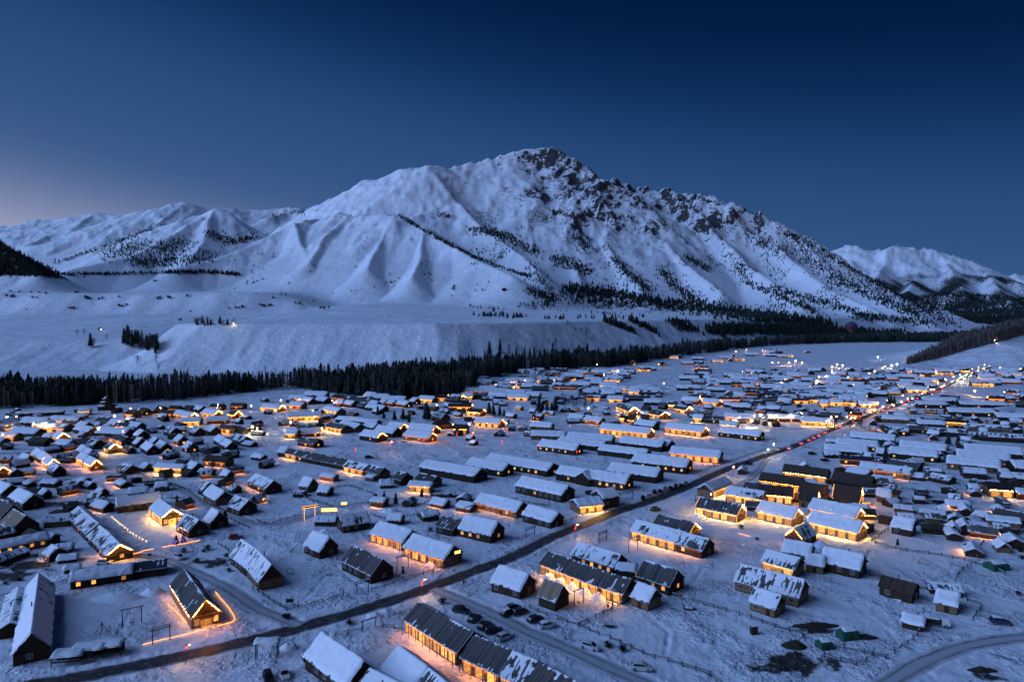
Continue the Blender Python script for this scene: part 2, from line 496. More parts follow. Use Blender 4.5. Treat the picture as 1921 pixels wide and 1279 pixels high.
# ------------------------------------------------------------------ the land: one heightfield, cut into ground, terrace and mountains
V = np.stack([XX, YY, ZZ], -1)
gy = np.gradient(ZZ, axis=0) / np.gradient(YY, axis=0)
gx = np.gradient(ZZ, axis=1) / np.gradient(XX, axis=1)
slope = np.hypot(gx, gy)
curv = ridged(XX / 90., YY / 140., 4)
hi = sstep(250, 900, ZZ)
rightness = sstep(-250, 450, XX - .10 * (YY - 4000))
farL = sstep(-900, -1300, XX + 0.0 * YY) * sstep(3300, 3900, YY)
summit = np.exp(-((XX - 200) / 700.) ** 2) * sstep(520, 900, ZZ) * (YY > 3300)
ridgeR = rightness * sstep(3200, 3700, YY) * sstep(5000, 4700, YY) * sstep(350, 650, ZZ)
fine = fbm(XX / 70., YY / 95., 5)
rock = (.46 * sstep(.62, 1.35, slope) + .22 * summit + .15 * ridgeR + .42 * fine * (.4 + .6 * np.maximum(summit, ridgeR)) + .14 * (curv - .6) * hi) * sstep(160, 420, ZZ)
u_, v_ = .8 * XX + .6 * YY, .6 * XX - .8 * YY            # thin rock ribs running down the right-hand faces
ribs = sstep(.10, .42, fbm(u_ / 42. + 3, v_ / 330., 3)) * (.5 + .5 * sstep(-.2, .3, fbm(XX / 260., YY / 260. + 4, 2)))
rock = rock + .46 * ribs * sstep(-500, 200, XX - .10 * (YY - 4000)) * sstep(260, 520, ZZ) * (YY < 5000)
rock = rock * np.where(YY > 5600, .55, 1.0) * (.72 + .3 * rightness)
# brush and scree-wood on the lower slopes, thin dark ground cover under the trees
brush = sstep(.05, .6, fbm(XX / 230. + 7, YY / 330., 4)) * sstep(60, 240, ZZ) * sstep(820, 400, ZZ) * (.08 + .40 * rightness)
brush = np.where((XX < -1500) & (YY < 2900) & (YY > 2250), np.maximum(brush, .75 * sstep(185, 225, ZZ)), brush)
rv = sstep(1900, 3000, XX) * sstep(4200, 5200, YY) * sstep(700, 380, ZZ)
brush = np.maximum(brush, rv * (.55 + .5 * fbm(XX / 300., YY / 300., 3)))
cell = np.arange((NR - 1) * (NC - 1)).reshape(NR - 1, NC - 1)
ii, jj = np.meshgrid(np.arange(NR - 1), np.arange(NC - 1), indexing='ij')
q = np.stack([ii * NC + jj, ii * NC + jj + 1, (ii + 1) * NC + jj + 1, (ii + 1) * NC + jj], -1)
cxm, cym, czm = XX[:-1, :-1], YY[:-1, :-1], ZZ[:-1, :-1]
cd, cs = seg_dist(cxm, cym, CREST)
cd = cd * np.where(cym > np.interp(cxm, [c[0] for c in CREST], [c[1] for c in CREST]), 1, -1)
zone = np.zeros(cxm.shape, int)                                  # 0 village ground
zone[(cd > -110) & (cym > 800)] = 1                              # 1 terrace
zone[(cym > 2450) & (czm > 110)] = 2                             # 2 main mountain
zone[(zone == 2) & (cxm < -.33 * cym)] = 3                       # 3 left range
zone[(cym > 4650) & (cxm > 1700)] = 4                            # 4 right range
zone[(zone == 3) & (cym < 2950) & (cxm < -1450)] = 5             # 5 dark hill
VF = V.reshape(-1, 3)
ground_mat = ground_material()
lm = land_material('mountain_snow')
# dark bare earth and hay-strewn yards seen in the photo (centre pixel, radii in metres)
dirt = np.zeros(XX.shape)
for px, py, rx, ry in [(1508, 1240, 8, 5), (1535, 1180, 6, 2), (1470, 1245, 8, 5), (1760, 985, 10, 5), (1720, 975, 9, 4), (1870, 995, 14, 5), (55, 1060, 9, 8), (20, 1080, 8, 6),
                       (1765, 942, 9, 4), (330, 935, 4, 2), (400, 1055, 8, 4), (835, 930, 12, 4), (790, 905, 8, 3), (1850, 1270, 5, 2), (1790, 965, 14, 6), (1830, 1000, 10, 4), (60, 900, 18, 4), (120, 945, 24, 4), (1700, 945, 6, 2)]:
    gx0, gy0 = gp(px, py)
    dd = np.hypot((XX[:430] - gx0) / rx, (YY[:430] - gy0) / ry) + .8 * fbm(XX[:430] / 4., YY[:430] / 4., 3)
    dirt[:430] = np.maximum(dirt[:430], sstep(1.45, .3, dd) * .85)
vil = sstep(320, 700, YY) * sstep(1000, 860, YY)
dirt[:430] = np.maximum(dirt[:430], (vil * sstep(.12, .42, fbm(XX / 13., YY / 13., 3)) * .42)[:430])
names = {0: ('ground', ground_mat), 1: ('terrace', lm), 2: ('mountain', lm), 3: ('mountain_range', lm), 4: ('mountain_peak', lm), 5: ('hill', lm)}
LANDLAB = {0: 'snow-covered village ground with trampled yards', 1: 'snowy river terrace behind the forest belt', 2: 'broad snow-covered mountain with rocky summit above the village',
           3: 'smooth snowy range beyond the terrace', 4: 'pale far snowy peak behind the main mountain', 5: 'dark wooded hill at the edge of terrace'}
for zi, (nm, m_) in names.items():
    qq = q[zone == zi]
    if len(qq) == 0:
        continue
    used, inv = np.unique(qq.ravel(), return_inverse=True)
    me = mesh_np(nm, VF[used], inv.reshape(-1, 4))
    if zi == 0:
        fattr(me, 'dirt', dirt.ravel()[used])
    else:
        fattr(me, 'rock', rock.ravel()[used]); fattr(me, 'brush', brush.ravel()[used])
    tag(link(nm, me, m_), LANDLAB[zi], None, None, 'structure')

# ------------------------------------------------------------------ building materials
def wood_material(name, c0, c1, axis='z', scale=3.4, grain=1.0):
    m = mat(name, c0, .85, .2); g = NG(m)
    o = g.obj()
    n = g.noise(o, 1.3, 4, .6)
    at = g.attr('tint').outputs['Fac']
    mp = g.n('ShaderNodeMapping'); mp.inputs['Scale'].default_value = (1, 1, 8) if axis == 'z' else (8, 8, 1)
    g.l(o, mp.inputs[0])
    n2 = g.noise(mp.outputs[0], scale, 3, .6)
    f = g.math('ADD', g.math('MULTIPLY', n2, .6), g.math('MULTIPLY', n, .4))
    f = g.math('ADD', f, g.math('MULTIPLY', at, .5))
    c = g.mix(g.rng(f, .3, 1.0), c0, c1)
    g.l(c, g.b.inputs['Base Color'])
    g.l(g.bump(n2, .4, .03), g.b.inputs['Normal'])
    return m
M_LOG = wood_material('log_wall', (.018, .012, .009), (.070, .042, .026))
M_LOG2 = wood_material('pale_log_wall', (.10, .062, .034), (.27, .165, .09))
M_GABLE = wood_material('gable_boards', (.028, .018, .012), (.09, .052, .03), 'v')
M_PLANK = wood_material('weathered_roof_planks', (.028, .028, .030), (.115, .108, .105), 'v')
M_BROWN = wood_material('brown_roof_planks', (.025, .018, .014), (.075, .055, .045), 'v')
M_TAN = wood_material('tan_roof_boards', (.16, .12, .085), (.30, .23, .16), 'v')
M_METAL = mat('dark_sheet_roof', (.045, .055, .075), .45, .5, metal=.4)
M_BLACK = mat('black_roof_felt', (.018, .017, .017), .9)
M_TRIM = mat('dark_timber', (.035, .023, .016), .85)
M_FRAME = mat('pale_window_frame', (.42, .40, .37), .6)
M_GLASS = mat('dark_glass', (.012, .014, .02), .08, .6)
M_PLASTER = mat('pale_panel', (.42, .40, .36), .8)
M_GREEN = mat('green_tarp', (.012, .075, .048), .7)
def snow_material(name, c):
    m = mat(name, c, .7, .3); g = NG(m)
    o = g.obj()
    n = g.noise(o, .7, 5, .6)
    g.l(g.mix(n, (c[0] * .92, c[1] * .93, c[2] * .95), c), g.b.inputs['Base Color'])
    g.l(g.bump(n, .5, .12), g.b.inputs['Normal'])
    return m
M_SNOW = snow_material('roof_snow', (.82, .845, .89))
def lamp(name, c, s):
    return mat(name, (.05, .04, .03), .6, .2, c, s)
L_AMBER = lamp('amber_strip_light', (1, .45, .08), 95)
L_YELLOW = lamp('yellow_strip_light', (1, .56, .14), 120)
L_ORANGE = lamp('orange_strip_light', (1, .29, .04), 80)
L_DIM = lamp('dim_strip_light', (1, .38, .07), 38)
W_WARM = lamp('lit_window_warm', (1, .40, .075), 1.5)
W_PALE = lamp('lit_window_pale', (1, .70, .30), .9)
for mm in (W_WARM, W_PALE):                                # every lit window its own brightness, curtained unevenly
    g = NG(mm); oi = g.n('ShaderNodeObjectInfo').outputs['Random']
    k = g.math('MULTIPLY', g.rng(oi, 0, 1, .25, 1.5, False), g.rng(g.noise(g.obj(), 2.2, 2), .3, .7, .35, 1.3))
    g.l(g.math('MULTIPLY', k, mm.node_tree.nodes['Principled BSDF'].inputs['Emission Strength'].default_value), g.b.inputs['Emission Strength'])
L_HOT = {}
for nm_, c_, s_ in (('amber', (1, .42, .075), 190), ('yellow', (1, .53, .125), 260), ('orange', (1, .29, .04), 130), ('dim', (1, .36, .06), 75)):
    L_HOT[nm_] = lamp('under_eave_strip_' + nm_, c_, s_)
L_RED = lamp('red_lantern_glow', (1, .05, .03), 5.0)
L_BULB = lamp('lamp_bulb_white', (1, .74, .42), 480)
L_BULBY = lamp('lamp_bulb_yellow', (1, .48, .12), 420)
L_BULBC = lamp('lamp_bulb_cool', (.85, .92, 1), 300)
L_TUBE = lamp('outline_tube_light', (1, .40, .085), 4.5)
L_TUBEO = lamp('orange_outline_tube', (1, .26, .035), 3.2)
L_FARO = lamp('orange_eave_string', (1, .26, .035), 3.2)
L_FARY = lamp('yellow_eave_string', (1, .38, .07), 3.6)
L_FARD = lamp('dim_eave_string', (1, .32, .05), 1.4)
L_TAIL = lamp('tail_light', (1, .02, .02), 26)
L_HEAD = lamp('head_light', (1, .88, .66), 60)
L_PURPLE = lamp('violet_tree_light', (.35, .15, 1), 9)
L_STRIP = lamp('ground_string_light', (1, .36, .065), 4.5)

class MB:
    def __init__(s):
        s.v = []; s.f = []; s.t = []
    def add(s, verts, faces, tint=0.0):
        k = len(s.v)
        s.v += verts
        s.f += [tuple(i + k for i in f) for f in faces]
        s.t += [tint] * len(verts)
        return s
    def box(s, x0, y0, z0, x1, y1, z1, tint=0.0):
        return s.add([(x0, y0, z0), (x1, y0, z0), (x1, y1, z0), (x0, y1, z0), (x0, y0, z1), (x1, y0, z1), (x1, y1, z1), (x0, y1, z1)],
                     [(0, 3, 2, 1), (4, 5, 6, 7), (0, 1, 5, 4), (1, 2, 6, 5), (2, 3, 7, 6), (3, 0, 4, 7)], tint)
    def bar(s, a, b, r, r2=None, n=4, tint=0.0, caps=True):
        a, b = Vector(a), Vector(b)
        d = (b - a).normalized()
        u = d.orthogonal().normalized(); w = d.cross(u)
        r2 = r if r2 is None else r2
        vs = []
        for c, q in ((a, r), (b, r2)):
            for i in range(n):
                an = 2 * math.pi * (i + .5) / n
                p = c + (u * math.cos(an) + w * math.sin(an)) * q
                vs.append(tuple(p))
        fs = [(i, (i + 1) % n, n + (i + 1) % n, n + i) for i in range(n)]
        if caps:
            fs += [tuple(range(n - 1, -1, -1)), tuple(range(n, 2 * n))]
        return s.add(vs, fs, tint)
    def mesh(s, name, smooth=False):
        me = bpy.data.meshes.new(name)
        me.from_pydata(s.v, [], s.f)
        if any(s.t):
            fattr(me, 'tint', s.t)
        if smooth:
            me.polygons.foreach_set('use_smooth', [True] * len(me.polygons))
        me.update()
        return me
    def build(s, name, m, parent=None, smooth=False, kind=None):
        o = link(name, s.mesh(name, smooth), m, parent)
        if kind: o['kind'] = kind
        return o
def empty(name, loc, rz=0.0):
    o = bpy.data.objects.new(name, None)
    col.objects.link(o)
    o.location = loc
    o.rotation_euler = (0, 0, rz)
    o.empty_display_size = .5
    return o

# ------------------------------------------------------------------ snow lying on a gable roof: a height field over both slopes
def snow_cap(L, S, cth, sth, zr, T, mode, res, seed, ov=.12):
    nx = max(4, int(L / res)); ns = max(4, int(2 * S / res)); ns += ns % 2
    xs = np.linspace(-L / 2 - ov, L / 2 + ov, nx + 1)
    ss = np.linspace(-S - ov * 1.6, S + ov * 1.6, ns + 1)
    A, B = np.meshgrid(xs, ss, indexing='ij')
    sx, sy = seed * 3.77 % 97, seed * 1.31 % 89
    n = fbm(A / 2.2 + sx, B / 2.2 + sy, 3)
    if mode == 'full':
        cov = np.ones_like(A)
        edge = sstep(.0, .5, (np.abs(B) / S) - .88 - .34 * fbm(A / .9 + sx, B * 0 + sy, 2))
        cov = cov - edge * .9
        t = T * (1 + .6 * n)
    else:
        k = {'patchy': .06, 'rim': -.62, 'half': .40}[mode]
        m = fbm(A / .62 + sx, B / 4.2 + sy, 3) * 1.15 + .9 * fbm(A / 5. + sy, B / 4. + sx, 2)
        side = np.where(B > 0, .20, -.03)
        top = .75 * np.exp(-(B / .38) ** 2)
        low = (.30 if mode == 'rim' else .15) * sstep(.80, .95, np.abs(B) / S) * (fbm(A / 2.5 + sx, B * 0, 2) > .0)
        cov = sstep(-.02, .16, m + k + side + top + low)
        t = T * .62 * (1 + .5 * n)
    Z = zr - np.abs(B) * sth + .12 * T * np.exp(-(B / .5) ** 2)
    th = t * cov - .07 * (1 - cov)
    bd = np.zeros_like(A, bool)
    bd[0, :] = bd[-1, :] = True; bd[:, 0] = bd[:, -1] = True
    Z = Z + np.where(bd, -.10, th)
    Yc = B * cth
    jit = (.42 if mode == 'full' else .12) * fbm(A / 1.5 + sy, B / 1.5 + sx, 2)
    Yc = Yc + np.where(bd, jit, 0)
    A = A + np.where(bd, .6 * jit, 0)
    vs = np.stack([A, Yc, Z], -1).reshape(-1, 3)
    i, j = np.meshgrid(np.arange(nx), np.arange(ns), indexing='ij')
    w = ns + 1
    qd = np.stack([i * w + j, (i + 1) * w + j, (i + 1) * w + j + 1, i * w + j + 1], -1).reshape(-1, 4)
    return mesh_np('roof_snow', vs, qd)

WIN_ME = {}
def window_meshes(w, h):
    k = (round(w, 2), round(h, 2))
    if k not in WIN_ME:
        f = MB(); t = .09
        f.box(-w / 2 - t, -.07, -h / 2 - t, w / 2 + t, 0, -h / 2); f.box(-w / 2 - t, -.07, h / 2, w / 2 + t, 0, h / 2 + t)
        f.box(-w / 2 - t, -.068, -h / 2, -w / 2, 0, h / 2); f.box(w / 2, -.068, -h / 2, w / 2 + t, 0, h / 2)
        f.box(-.03, -.055, -h / 2, .03, 0, h / 2)
        p = MB(); p.box(-w / 2, -.03, -h / 2, w / 2, .0, h / 2)
        fm = f.mesh('window'); fm.materials.append(M_FRAME)
        pms = []
        for mm in (M_GLASS, W_WARM, W_PALE):
            q_ = p.mesh('pane'); q_.materials.append(mm); pms.append(q_)
        WIN_ME[k] = (fm, pms)
    return WIN_ME[k]
def post_mesh(h, r=.09):
    k = ('post', round(h, 1), r)
    if k not in WIN_ME:
        me = MB().bar((0, 0, 0), (0, 0, h), r, n=6).mesh('post')
        me.materials.append(M_TRIM)
        WIN_ME[k] = me
    return WIN_ME[k]

HOUSES = []
def house(r, x0, y0, x1, y1, W=7.0, wh=2.6, rise=2.4, roof='snow', lights='', name=None, label=None, lod=None, zr_extra=0):
    """ridge end points as photo pixels (crop coordinates), wall height, roof rise and width in metres"""
    if wh >= 2.4 and r != 'W': wh *= 1.18 if 'E' in lights else 1.10
    if r == 'W':
        (X0, Y0), (X1, Y1) = (x0, y0), (x1, y1)
    else:
        p0, p1 = (zp(r, x0, y0), zp(r, x1, y1)) if r in CROP else ((x0, y0), (x1, y1))
        X0, Y0 = gp(*p0, wh + rise); X1, Y1 = gp(*p1, wh + rise)
    L = max(math.hypot(X1 - X0, Y1 - Y0), 3.5)
    cx_, cy_ = (X0 + X1) / 2, (Y0 + Y1) / 2
    ang = math.atan2(Y1 - Y0, X1 - X0)
    fx, fy = math.sin(ang), -math.cos(ang)                    # the -y side
    if fx * -cx_ + fy * -cy_ < 0:
        ang += math.pi
    ca, sa = math.cos(ang), math.sin(ang)
    gs = 1 if (ca * -cx_ + sa * -cy_) > 0 else -1             # gable end that faces the viewer
    dist = math.hypot(cx_, cy_)
    if lod is None:
        lod = 0 if dist < 300 else 1 if dist < 520 else 2
    zc = min(tz(cx_ + ca * L / 2 * a - sa * W / 2 * b, cy_ + sa * L / 2 * a + ca * W / 2 * b) for a in (-1, 0, 1) for b in (-1, 0, 1)) - .05
    rnd = random.Random(int(cx_ * 31 + cy_ * 17))
    kind = name or ('cabin' if L < 9 else 'log_house' if L < 19 else 'lodge')
    root = empty(kind, (cx_, cy_, zc), ang)
    seed = rnd.random() * 100
    wm = M_LOG2 if ('E' in lights or rnd.random() < .15) else M_LOG  # lit houses take paler logs, brightening the lamplit wall by colour; others at random
    HW, HL = W / 2, L / 2
    # walls: stacked log courses on the near houses
    mb = MB()
    if lod <= 1:
        nl = 9 if lod == 0 else 1
        ring = []
        zb = -.5
        for i in range(nl):
            za, zt = (zb if i == 0 else wh * i / nl), wh * (i + 1) / nl
            for z_, b_ in ((za, 0), ((za + zt) / 2 if i else zt * .5, .07 if lod == 0 else 0), (zt, 0)):
                ring.append((z_, b_))
        for k, (z_, b_) in enumerate(ring):
            mb.v += [(-HL - b_, -HW - b_, z_), (HL + b_, -HW - b_, z_), (HL + b_, HW + b_, z_), (-HL - b_, HW + b_, z_)]
            mb.t += [.0 + .9 * ((k // 3 * 37) % 7) / 7 * (lod == 0)] * 4
            if k:
                o_ = 4 * k
                for e in range(4):
                    mb.f.append((o_ - 4 + e, o_ - 4 + (e + 1) % 4, o_ + (e + 1) % 4, o_ + e))
        mb.build('wall', wm, root)
        for sgn in (1, -1):
            t_ = .03 if lod == 0 else 0
            x_ = sgn * (HL - .02)
            mg = MB().add([(x_ + sgn * t_, -HW, wh), (x_ + sgn * t_, HW, wh), (x_ + sgn * t_, 0, wh + rise), (x_ - sgn * .1, -HW, wh), (x_ - sgn * .1, HW, wh), (x_ - sgn * .1, 0, wh + rise)],
                          [(0, 1, 2) if sgn > 0 else (0, 2, 1), (5, 4, 3) if sgn > 0 else (3, 4, 5)])
            mg.build('gable', M_GABLE, root)
    else:
        mb.add([(-HL, -HW, -.5), (HL, -HW, -.5), (HL, HW, -.5), (-HL, HW, -.5), (-HL, -HW, wh), (HL, -HW, wh), (HL, HW, wh), (-HL, HW, wh), (-HL, 0, wh + rise), (HL, 0, wh + rise)],
               [(0, 1, 5, 4), (2, 3, 7, 6), (1, 2, 6, 9, 5), (3, 0, 4, 8, 7)])
        mb.build('wall', wm, root)
    # roof deck
    th = math.atan2(rise, HW); cth, sth = math.cos(th), math.sin(th)
    S = HW / cth + (.42 if 'E' not in lights else .36)
    OX = .45
    zr = wh + rise + .10
    rm = {'plank': M_PLANK, 'patchy': M_PLANK, 'half': M_PLANK, 'rim': M_PLANK, 'brown': M_BROWN, 'metal': M_METAL, 'tan': M_TAN, 'black': M_BLACK}.get(roof, M_TRIM)
    boards = lod == 0 and roof in ('plank', 'patchy', 'half', 'rim', 'brown', 'tan')
    md = MB()
    def slab(xa, xb, side, sl, dz, thk, tint):
        a = [(xa, 0, zr + dz), (xb, 0, zr + dz), (xb, side * sl * cth, zr + dz - sl * sth), (xa, side * sl * cth, zr + dz - sl * sth)]
        b = [(p[0], p[1], p[2] - thk) for p in a]
        fs = [(0, 1, 2, 3), (7, 6, 5, 4), (0, 4, 5, 1), (1, 5, 6, 2), (2, 6, 7, 3), (3, 7, 4, 0)]
        if side > 0:
            fs = [f[::-1] for f in fs]
        md.add(a + b, [f[::-1] for f in fs], tint)
    if boards:
        n = max(6, int((L + 2 * OX) / .34))
        bw = (L + 2 * OX) / n
        for side in (-1, 1):
            for i in range(n):
                xa = -HL - OX + i * bw
                slab(xa + .02, xa + bw - .02, side, S + rnd.uniform(-.16, .14), rnd.uniform(-.025, .035), .07, rnd.uniform(.02, 1))
    else:
        for side in (-1, 1):
            slab(-HL - OX, HL + OX, side, S, 0, .14, rnd.uniform(.1, .5))
    rf = md.build('roof', rm, root, kind='stuff' if boards else None)
    if boards:                                              # sarking under the boards
        md = MB()
        for side in (-1, 1):
            slab(-HL - OX + .1, HL + OX - .1, side, S - .3, -.085, .06, 0)
        md.build('sarking', M_TRIM, root)
    # snow on the roof
    mode = {'snow': 'full', 'patchy': 'patchy', 'half': 'half', 'rim': 'rim', 'plank': 'rim', 'metal': 'rim', 'tan': 'rim', 'brown': None, 'black': None}[roof]
    if mode:
        res = (.30 if mode != 'full' else .42, .7, 1.7)[lod]
        T = .44 if mode == 'full' else .22
        link('roof_snow', snow_cap(L + 2 * OX - .1, S - .05, cth, sth, zr, T + (.1 if lod == 2 else 0), mode, res, seed), M_SNOW, rf)
    # windows and doors
    ws = rnd.random()
    def put_window(x, y, z, rz, w, h, k):
        fm, pms = window_meshes(w, h)
        if lod == 0:
            f_ = link('window', fm, None, root); f_.location = (x, y, z); f_.rotation_euler = (0, 0, rz)
            link('pane', pms[k], None, f_).location = (0, -.012, 0)
        else:
            f_ = link('window', pms[k], None, root); f_.location = (x - math.sin(rz) * -.0, y, z); f_.rotation_euler = (0, 0, rz)
            f_.location = (x + math.sin(rz) * .04, y - math.cos(rz) * .04, z)
    def lit():
        if 'w' in lights: return rnd.choice([0, 1, 2, 2])
        if 'W' in lights: return 1
        if 'E' in lights or 'e' in lights: return rnd.choice([0, 1])
        return 1 if rnd.random() < .04 else 0
    yb = -HW - (.07 if lod == 0 else 0)
    xe = gs * (HL + (.07 if lod == 0 else 0))
    if 'n' not in lights and wh >= 2:
        step = (2.9, 3.8, 8. if 'E' not in lights else 5.)[lod]
        nwin = max(1, int(L / step))
        dn = rnd.randrange(nwin)
        for i in range(nwin):
            x_ = -HL + L * (i + .5) / nwin
            if i == dn and lod < 2 and 'E' not in lights:
                d_ = MB().box(-.5, -.06, 0, .5, 0, 2.0)
                o_ = d_.build('door', M_GABLE, root); o_.location = (x_, yb - .004, -.02)
                if lod == 0:
                    MB().box(.32, -.12, .95, .4, -.062, 1.1).build('handle', M_METAL, o_)
                continue
            if 'E' in lights:                                 # glowing panes added across the bays to read as an amber-lit wall
                put_window(x_, yb, wh * .47, 0, round(min(step * .74, L / nwin * .8), 1), round(wh * .60, 1), 1)
            else:
                put_window(x_, yb, wh * .55, 0, 1.0, 1.05, lit())
        if W > 4.5:
            put_window(xe, rnd.uniform(-.3, .3) * W * .5, wh * .55, math.pi / 2 if gs > 0 else -math.pi / 2, 1.0, 1.05, 1 if ('W' in lights and rnd.random() < .8) else lit() if 'E' not in lights else 0)
    # light strips
    lc = L_HOT['orange'] if 'o' in lights else L_HOT['yellow'] if 'y' in lights else L_HOT['amber']
    k = (.05, .06, .08)[lod]
    if lod == 2 and ('E' in lights or 'e' in lights):         # far houses: string lights along the eave edge
        MB().bar((-HL * .97, -S * cth, zr - S * sth - .22), (HL * .97, -S * cth, zr - S * sth - .22), .10, n=4, caps=False).build('eave_light_strip', (L_FARO if 'o' in lights else L_FARY) if 'E' in lights else L_FARD, root)
    if 'E' in lights or 'e' in lights:                        # a strip tucked up under the eaves, washing wall and snow; added on far houses for glow pools
        MB().bar((-HL * .97, -HW - .22, wh - .10 - .20 * sth), (HL * .97, -HW - .22, wh - .10 - .20 * sth), k, n=4, caps=False).build('eave_light_strip', lc if 'E' in lights else L_HOT['dim'], root)
    if 'g' in lights or 'G' in lights:
        k2 = (.04, .05, .07)[lod]
        for sgn in ((gs,) if 'g' in lights else (-1, 1)):
            for side in (-1, 1):
                xg = sgn * (HL + OX + .05)
                MB().bar((xg, 0, zr - .05), (xg, side * (S - .1) * cth, zr - .05 - (S - .1) * sth), k2, n=4, caps=False).build('gable_light_tube', L_TUBEO if 'o' in lights else L_TUBE, root)
                xh = sgn * (HL + .24)  # added hidden strip, spilling the glow that the dim tubes lack
                MB().bar((xh, side * .2, wh + rise - .35), (xh, side * HW * .9, wh + rise * .1 - .25), k * .8, n=4, caps=False).build('added_gable_glow_strip', lc, root)
                if 'G' in lights:
                    xc = sgn * (HL + .16)
                    MB().bar((xc, side * (HW + .15), .1), (xc, side * (HW + .15), wh), k2, n=4, caps=False).build('corner_light_tube', L_TUBE, root)
    if 'D' in lights:                                         # glazed, lit double door under the gable
        put_window(xe, 0, 1.15, math.pi / 2 if gs > 0 else -math.pi / 2, 2.4, 2.1, 1)
        for side in (-1, 1):
            put_window(xe, side * W * .33, 1.5, math.pi / 2 if gs > 0 else -math.pi / 2, 1.0, 1.3, 1)
        MB().box(xe + gs * .02, -1.6, 2.45, xe + gs * 1.3, 1.6, 2.55).build('porch_roof', M_TRIM, root)
        MB().bar((xe + gs * .6, -1.2, 2.38), (xe + gs * .6, 1.2, 2.38), .05, n=4).build('porch_light_strip', lc, root)
    # veranda posts on the lit near lodges
    if 'p' in lights:
        n = max(3, int(L / 2.6))
        for i in range(n + 1):
            p_ = link('porch_post', post_mesh(wh - .1), None, root)
            p_.location = (-HL + .2 + (L - .4) * i / n, -HW - .9, -.05)
        MB().box(-HL, -HW - 1.1, -.25, HL, -HW - .07, .02).build('porch_deck', M_GABLE, root)
    if lod == 0 and rnd.random() < .35 and roof != 'black':
        x_ = rnd.uniform(-.6, .6) * HL
        MB().bar((x_, .6, zr - 1.1), (x_, .6, zr + .75), .14, n=8).bar((x_, .6, zr + .75), (x_, .6, zr + .95), .24, .05, n=8).build('chimney', M_METAL, rf)
    px, py = to_px(cx_, cy_, zc + wh)
    HOUSES.append(dict(o=root, px=px, py=py, L=L, roof=roof, lights=lights, label=label, kind=kind, x=cx_, y=cy_, rad=math.hypot(L, W) / 2, W=W, ang=ang))
    return root

